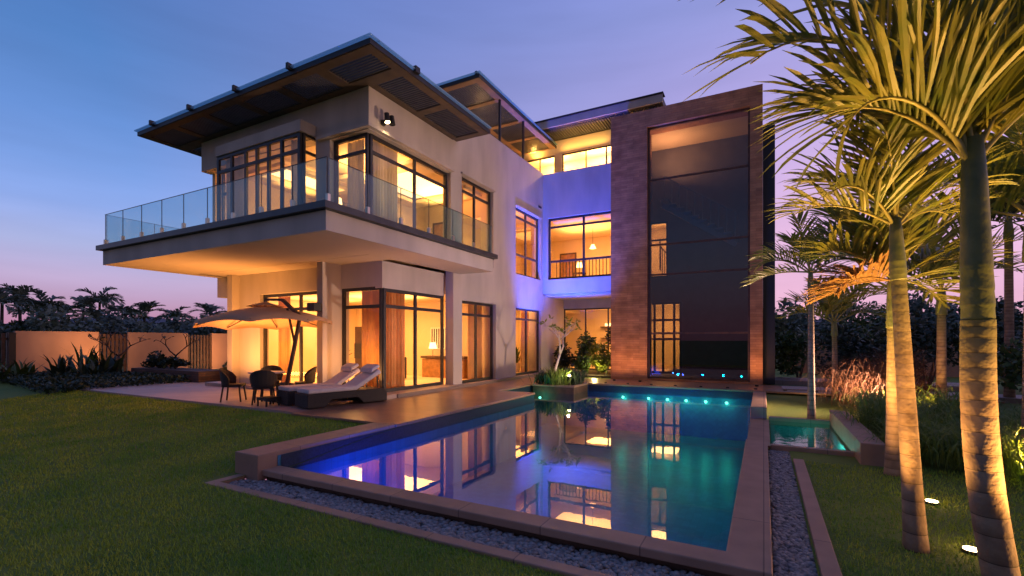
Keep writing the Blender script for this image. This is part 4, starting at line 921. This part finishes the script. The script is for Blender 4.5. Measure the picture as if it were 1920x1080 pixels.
uplight(1.65, 6.83, -.31, 'bright round lawn light on the grass just right of the second palm trunk', (1.75, 7.2, 1.5), 26, spot=110)
uplight(1.57, 5.42, -.31, 'bright round lawn light on the grass just left of the largest palm trunk', (1.7, 5.9, 1.2), 26, spot=110)
uplight(1.55, 12.9, -.28, 'small round lawn light on the grass behind the side basin', (1.9, 15.6, 1.6), 34, spot=100)
for p, t_, w, sp_ in (((.75, 3.9, -.28), (1.08, 5.3, 1.7), 130, 42), ((1.3, 6.9, -.2), (1.52, 8.05, 1.6), 230, 100), ((1.1, 7.2, -.2), (1.4, 8.0, 3.2), 850, 80), ((3.0, 8.4, -.2), (3.3, 9.2, 4.0), 900, 100), ((3.0, 13.0, -.1), (3.6, 14.2, 3), 300, 100),
                      ((3.2, 5.1, -.25), (1.45, 4.72, 1.2), 480, 100), ((2.0, 4.6, -.2), (1.3, 4.5, 3.6), 750, 80), ((.9, 5.0, -.2), (1.2, 4.5, 3.6), 420, 75), ((1.6, 5.7, -.2), (.95, 5.2, 3.2), 380, 70), ((.8, 5.9, -.2), (1.1, 5.2, 3.2), 200, 70), ((1.3, 11.2, -.1), (.95, 12.5, 3), 160, 90)):
    lamp('SPOT', p, w, (1, .50, .12), .04, t_, spot=sp_, blend=.9)

# bare frangipani tree in the courtyard planter
def branch_tree(x, y, z, H, r, label, mt, seed, leaves=0, lm='foliage', depth=4, spread=.55, name='frangipani_tree'):
    rn = random.Random(seed); t = empty(name, (x, y, z), label, 'tree'); m = MB(); lf = MB()
    def grow(p, d, L, rr, k):
        q = p + d * L; mid = (p + q) / 2 + Vector((rn.gauss(0, 1), rn.gauss(0, 1), 0)) * L * .06
        m.tube([p, mid, q], [rr, rr * .85, rr * .7], 7)
        if k == 0:
            for _ in range(leaves):
                a = Vector((rn.gauss(0, 1), rn.gauss(0, 1), rn.gauss(0, .7) + .3)).normalized(); l = .2 * rn.uniform(.6, 1.2) * H / 3; s_ = a.cross(Vector((rn.gauss(0, 1), rn.gauss(0, 1), 1))).normalized() * l * .17
                lf.add([q, q + a * l * .5 + s_, q + a * l, q + a * l * .5 - s_], [(0, 1, 2, 3)])
            return
        n_ = 2 if k > 2 else rn.choice((2, 3))
        a0 = rn.uniform(0, 6.28)
        for i in range(n_):
            a = a0 + 6.283 * i / n_; o = Vector((math.cos(a), math.sin(a), 0)); grow(q, (d * .7 + o * spread * rn.uniform(.8, 1.2) + Vector((0, 0, .12))).normalized(), L * rn.uniform(.6, .78), rr * .66, k - 1)
    grow(Vector((x, y, z)), Vector((.12, 0, 1)).normalized(), H * .38, r, depth)
    m.build('trunk', mt, t, smooth=True)
    if leaves: lf.build('crown', lm, t)
    return t
branch_tree(-6.35, 15.2, 0, 2.7, .055, 'pale forked frangipani tree lit violet in the pool planter', 'bark_pale', 5, 7, 'foliage_light', 3, .75)
upl = empty('planter_uplight', (-5.75, 14.85, .05), 'small bright white lamp in the pool planter beside the forked tree', 'garden light')
MB().tube([(-5.75, 14.85, 0), (-5.75, 14.85, .22)], .015, 8).build('spike', 'black', upl); MB().tube([(-5.75, 14.85, .22), (-5.75, 14.85, .3)], [.05, .06], 12).build('housing', 'black', upl)
m = MB(); m.tube([(-5.75, 14.85, .3), (-5.75, 14.85, .33), (-5.75, 14.85, .355)], [.055, .05, .02], 12); m.build('lens', 'lamp_white', upl)
lamp('POINT', (-5.75, 14.78, .5), 16, (1, .8, .4), .04)
k = 0
for i, (x, y, s_) in enumerate([(-6.6, 14.8, .3), (-6.1, 14.75, .26), (-5.8, 15.3, .3), (-6.55, 15.5, .36), (-6.05, 15.6, .32)]):
    t = empty('planter_plant', (x, y, 0), ['strap leaved plant at the left front of the pool planter', 'small leafy plant in the middle front of the pool planter', 'leafy plant by the white lamp in the pool planter', 'taller leafy plant at the rear left of the pool planter', 'leafy plant at the rear right of the pool planter'][i], 'plant', 'plants in the pool planter')
    o = strap_mesh(150, .55 + s_ * .4, .016, 40 + i, spread=1.5).build('leaves', 'grass_tall' if i % 2 else 'foliage_dark', t); o.matrix_parent_inverse = Matrix.Identity(4)
# courtyard garden under the landing
for i, (x, y, w, h, mt) in enumerate([(-8.0, 20.2, .45, .5, 'foliage_dark'), (-7.3, 20.9, .5, .75, 'foliage'), (-6.5, 20.3, .45, .5, 'foliage_light'), (-5.7, 20.6, .5, .8, 'foliage_dark'), (-5.9, 19.6, .35, .35, 'foliage_light'), (-7.0, 19.7, .35, .3, 'foliage')]):
    shrub(x, y, 0, w * 1.25, w * 1.1, h * 1.35, .15, 1100, 60 + i, mt, 'garden_shrub', ['dark shrub in the left corner of the courtyard bed', 'tall green shrub against the courtyard glass', 'bright green shrub in the middle of the courtyard bed', 'dark tall shrub beside the stone tower in the courtyard', 'low bright shrub at the foot of the stone tower', 'low green shrub in front of the courtyard bed'][i], group='shrubs in the courtyard bed')
tag(MB().box(-8.6, -5.25, 19.0, 21.48, -.1, .02).build('courtyard_soil', 'soil'), 'planted soil of the courtyard', kind='structure')
lamp('POINT', (-6.3, 19.2, .35), 40, (1, .75, .25), .05)
# pierced stones on the far coping
for i in range(9):
    x = -4.9 + i * .78
    o = MB().tube([(x, 16.2, 0.001), (x, 16.2, .035)], [.05, .045], 12).build('deck_light', 'black'); tag(o, None, 'deck light', 'row of small black deck lights behind the pool'); o['label'] = 'small black deck light %s behind the pool' % (ORD[:5] + ORD[12:])[i]

# tall grasses at right
g0 = None; r = random.Random(4)
GL = ['at the left end of the front row', 'second in the front row', 'third in the front row', 'fourth in the front row', 'at the left of the second row', 'in the middle of the second row', 'at the right of the second row', 'at the left of the third row', 'in the middle of the third row', 'at the right of the third row', 'at the left of the rear row', 'in the middle of the rear row', 'fifth in the front row', 'far right of the second row', 'right end of the rear row', 'right end of the second row', 'farthest right of all']
spots = [(1.95, 9.0), (2.5, 8.7), (3.1, 8.5), (3.8, 8.3), (2.3, 9.9), (3.0, 9.7), (3.9, 9.5), (2.0, 11.0), (2.9, 11.0), (3.8, 10.9), (2.2, 12.4), (3.2, 12.6), (4.6, 9.0), (4.8, 10.4), (4.4, 12.2), (5.4, 9.8), (5.6, 11.8)]
for i, (x, y) in enumerate(spots):
    if g0 is None:
        g0 = empty('grass_clump', (0, 0, 0), 'x', 'ornamental grass', 'tall green grass clumps behind the palms'); strap_mesh(330, 1.05, .008, 9, spread=1.6, droop=1.3, seg=6).build('blades', 'grass_tall', g0); c = g0
    else: c = copy_tree(g0)
    c.location = (x, y, -.32 + .05); c.rotation_euler.z = r.uniform(0, 6); sc = r.uniform(.8, 1.15); c.scale = (sc, sc, sc)
    c['label'] = 'green grass clump %s behind the palms' % GL[i]
fg = empty('fountain_grass', (2.35, 14.6, -.25), 'tall reddish fountain grass glowing orange behind the thin lit palm', 'ornamental grass')
o = strap_mesh(1800, 1.9, .0035, 12, spread=2.6, droop=1.1, seg=7).build('blades', 'foliage_red', fg); o.matrix_parent_inverse = Matrix.Identity(4)
fg2 = empty('fountain_grass', (3.0, 15.6, -.25), 'darker red fountain grass clump behind the glowing one', 'ornamental grass')
o = strap_mesh(1200, 1.9, .004, 13, spread=2.4, droop=.8, seg=6).build('blades', 'foliage_red', fg2); o.matrix_parent_inverse = Matrix.Identity(4)
for i, (x, y, w, h) in enumerate([(1.2, 21.5, 1.0, .7), (2.6, 20.0, 1.2, .8), (4.4, 18.8, 1.2, .9), (6.2, 15.5, 1.2, .9), (6.8, 12.8, 1.2, .8), (7.5, 10.8, 1.1, .8), (3.6, 23.5, 1.4, 1.2), (6.6, 21, 1.5, 1.2), (8.6, 17, 1.5, 1.1)]):
    shrub(x, y, -.15, w * 1.15, w * 1.15, h * 1.35, .17, 1800, 80 + i, 'foliage_dark' if i % 3 else 'foliage', 'garden_shrub',
          ['rounded shrub beside the dark side block of the villa', 'broad shrub beyond the garden path', 'dark shrub below the drooping palm fronds', 'dark shrub at the far right under the palms', 'low dark shrub right of the largest palm', 'shrub at the right edge behind the grass clumps', 'big shrub in front of the rear wall', 'big dark shrub before the right rear wall', 'bushy shrub at the far right by the rear wall'][i], group='shrubs in the right garden')

# rear wall at right
rw = empty('rear_wall', (10, 27, 0), 'beige boundary wall with dark slatted gaps behind the right garden', 'wall')
for i in range(7): MB().box(1 + i * 4.2, 3.9 + i * 4.2, 27, 27.2, -.1, 1.5).build('wall_panel', 'garden_wall', rw)
for i in range(7):
    m = MB()
    for j in range(6): m.box(3.95 + i * 4.2 + j * .2, 4.08 + i * 4.2 + j * .2, 27.05, 27.1, -.1, 1.5)
    m.build('slat_screen', 'wood_dark', rw)
# boundary wall at left
lw_ = empty('garden_wall', (-26, 11, 0), 'terracotta coloured boundary wall with dark timber screens left of the villa', 'wall')
for y0, y1 in ((7.2, 9.84), (10.97, 13.5), (14.7, 18.0), (19.2, 24)): MB().box(-26.2, -26, y0, y1, -.1, 1.87).build('wall_panel', 'garden_wall', lw_)
for y0, y1 in ((4.2, 7.15), (9.87, 10.94), (13.53, 14.67), (18.03, 19.17)):
    m = MB(); y = y0
    while y < y1 - .05: m.box(-26.13, -26.07, y, y + .1, -.1, 1.78); y += .155
    m.box(-26.18, -26.14, y0, y1, .3, .4).box(-26.18, -26.14, y0, y1, 1.5, 1.6).build('timber_screen', 'wood_dark', lw_)
MB().box(-26.25, -25.95, 7.0, 7.2, -.1, 1.8).build('post', 'black', lw_)
# unseen warm strip lights added low before that wall to brighten it
for y in (9.5, 14.5): lamp('AREA', (-24.9, y, .15), 85, (1, .46, .18), .2, (-26, y, .75), size_y=4)
# raised brick planter and its hedge
bp_ = empty('brick_planter', (-21, 10, 0), 'long low brick planter at the back of the patio', 'planter')
MB().box(-22.6, -17.8, 9.6, 10.6, -.1, .38).build('brick_wall', 'wall_brick', bp_, bevel=.01)
shrub(-21.5, 10.1, .35, .9, .4, .3, .16, 700, 101, 'foliage_dark', 'hedge', 'trimmed dark hedge growing in the brick planter', 'hedge')
shrub(-20.3, 10.1, .35, .7, .4, .26, .16, 500, 102, 'foliage_dark', 'hedge', 'lower hedge at the right end of the brick planter', 'hedge')
for i, (x, y, w, h) in enumerate([(-18.6, 12.2, .8, .45), (-19.8, 13.2, .9, .5), (-18.0, 11.0, .55, .32), (-21.4, 13.6, .9, .5)]):
    shrub(x, y, -.05, w, w, h, .18, 600, 110 + i, 'foliage_light' if i % 2 == 0 else 'foliage', 'garden_shrub', ['pale green bush just left of the patio chairs', 'green bush in front of the second timber screen', 'small bush at the patio corner by the chairs', 'green bush before the middle wall panel'][i], group='bushes behind the patio')
# strap leaved plants and ground cover before the left wall
for i, (x, y, L) in enumerate([(-24.5, 7.0, 1.0), (-24.2, 7.9, 1.1), (-23.9, 8.6, 1.5), (-23.5, 9.2, 1.3), (-24.6, 6.2, 1.0), (-23.0, 8.4, .9)]):
    t = empty('broad_leaf_plant', (x, y, -.05), ['broad leaved plant second from the left wall post', 'broad leaved plant in the middle of the left bed', 'tallest broad leaved plant before the long wall panel', 'broad leaved plant near the brick planter', 'broad leaved plant at the dark wall post', 'short broad leaved plant at the front of the left bed'][i], 'plant', 'broad leaved plants in the left bed')
    o = strap_mesh(22, L, .07, 120 + i, spread=1.2, droop=.5).build('leaves', 'foliage_dark' if i % 2 else 'foliage', t); o.matrix_parent_inverse = Matrix.Identity(4)
gc = MB(); r = random.Random(5)
for _ in range(15000):
    x = r.uniform(-25.9, -18.2); y = r.uniform(4.0, 9.6)
    if y < 7.0 + .25 * math.sin(x * 2) - (x + 18) * -.0 and x > -25.9 and y < 6.9 - (x + 18.2) * .12 - 1.2: continue
    p = Vector((x, y, zg(x, y) + r.uniform(0, .28))); a = Vector((r.gauss(0, 1), r.gauss(0, 1), .6)).normalized(); l = r.uniform(.07, .16); s_ = a.cross(Vector((r.gauss(0, 1), r.gauss(0, 1), 1))).normalized() * l * .3
    gc.add([p, p + a * l * .5 + s_, p + a * l, p + a * l * .5 - s_], [(0, 1, 2, 3)])
tag(gc.build('ground_cover', 'foliage_dark'), 'low leafy ground cover along the left boundary', 'ground cover', kind='stuff')
for i, (x, y, H) in enumerate([(-23.2, 9.4, 2.4), (-23.0, 11.4, 2.3), (-22.6, 14.6, 2.3)]):
    branch_tree(x, y, -.05, H, .05, ['bare forked sapling at the left edge of the first timber screen', 'bare forked sapling before the second wall panel', 'bare branching sapling behind the parasol'][i], 'wood_dark', 20 + i, 2, 'foliage_dark', 3, .7, 'bare_sapling')

# ---------------------------------------------------------------- far palms, trees and hill
def far_palm(H, seed):
    t = empty('palm_tree', (0, 0, 0), 'x', 'palm tree', 'distant palms beyond the left boundary wall')
    r = random.Random(seed)
    MB().tube([(0, 0, 0), (.1, 0, H * .5), (.05, .05, H)], [.16, .12, .10], 7).build('trunk', 'bark_far', t)
    m1, m2 = MB(), MB()
    for k in range(13):
        frond(m1, m2, (.05, .05, H), k * 137.5 % 360, r.uniform(5, 75), 1.9, r.uniform(70, 110), 13, .6, .09, seed * 20 + k, hang=.7, rad=.03)
    m2.v += []; o = m2.build('crown', 'foliage_haze', t); m1.build('stalks', 'foliage_haze', o); return t
fp = [far_palm(4.4, 31), far_palm(5.2, 32)]
def at(u, d): lat = (u - 960) / F_PX * d; return (d * -SN + lat * CS, d * CS + lat * SN)
fpos = [(2, 38, 4.9), (35, 40, 5.2), (84, 42, 4.9), (158, 44, 4.9), (187, 46, 5.6), (180, 38, 3.6), (234, 42, 4.4), (272, 44, 4.4), (329, 48, 4.2), (394, 46, 4.4), (60, 50, 4.9), (118, 52, 4.6)]
used = [False, False]
names = ['farthest left distant palm, cut by the picture edge', 'big distant palm above the left end of the boundary wall', 'distant palm above the middle of the first wall panel', 'distant palm left of the tallest one', 'tallest slender distant palm above the timber screen', 'low distant palm in front of the tallest one', 'distant palm above the first timber screen\'s right side', 'ragged distant palm above the second wall panel', 'lone distant palm in front of the hill', 'distant palm just left of the villa corner', 'hazy distant palm between the two leftmost ones', 'hazy distant palm left of the tallest group']
for i, (u, d, h) in enumerate(fpos):
    k = i % 2; c = fp[k] if not used[k] else copy_tree(fp[k]); used[k] = True
    x, y = at(u, d); H0 = (4.4, 5.2)[k]; s_ = (h - .35) / H0; c.location = (x, y, -.1); c.scale = (1, 1, s_); c.rotation_euler.z = i * 1.3; c['label'] = names[i]
for i in range(16):
    u = -60 + i * 34; d = 30 + (i * 7 % 5) * 2.5; x, y = at(u, d); r = random.Random(i)
    w = r.uniform(1.7, 2.4); h = r.uniform(1.35, 1.85)
    t = shrub(x, y, -.1, w, w, h, .34, 1500, 200 + i, 'foliage_haze' if i % 3 else 'foliage_dark', 'tree', 'dark rounded tree beyond the left wall', 'tree', 'trees beyond the left boundary wall')
    t['label'] = 'dark rounded tree %s beyond the left boundary wall' % ORD[i]
for i in range(12):
    u = 1440 + i * 46; d = 29 + (i * 5 % 4) * 2; x, y = at(u, d); r = random.Random(i + 50)
    w = r.uniform(1.8, 2.6); h = r.uniform(1.7, 2.5)
    shrub(x, y, -.1, w, w, h, .34, 1500, 240 + i, 'foliage_haze', 'tree', 'dark tree %s beyond the right rear wall' % (ORD[:6] + ORD[10:])[i], 'tree', 'trees beyond the right rear wall')
hl = MB(); K = 60
pts = []
for i in range(K + 1):
    u = -500 + i * 60; x, y = at(u, 600); hgt = 24 + 12 * math.exp(-((u - 320) / 160) ** 2) + 5 * math.sin(u * .013) + 3 * math.sin(u * .05)
    x2, y2 = at(u, 780); pts += [(x, y, -2), (x, y, hgt * .5), (x2, y2, hgt * 1.15), (x2, y2, -2)]
hl.add(pts, [(4 * i + j, 4 * i + 4 + j, 4 * i + 5 + j, 4 * i + 1 + j) for i in range(K) for j in range(3)])
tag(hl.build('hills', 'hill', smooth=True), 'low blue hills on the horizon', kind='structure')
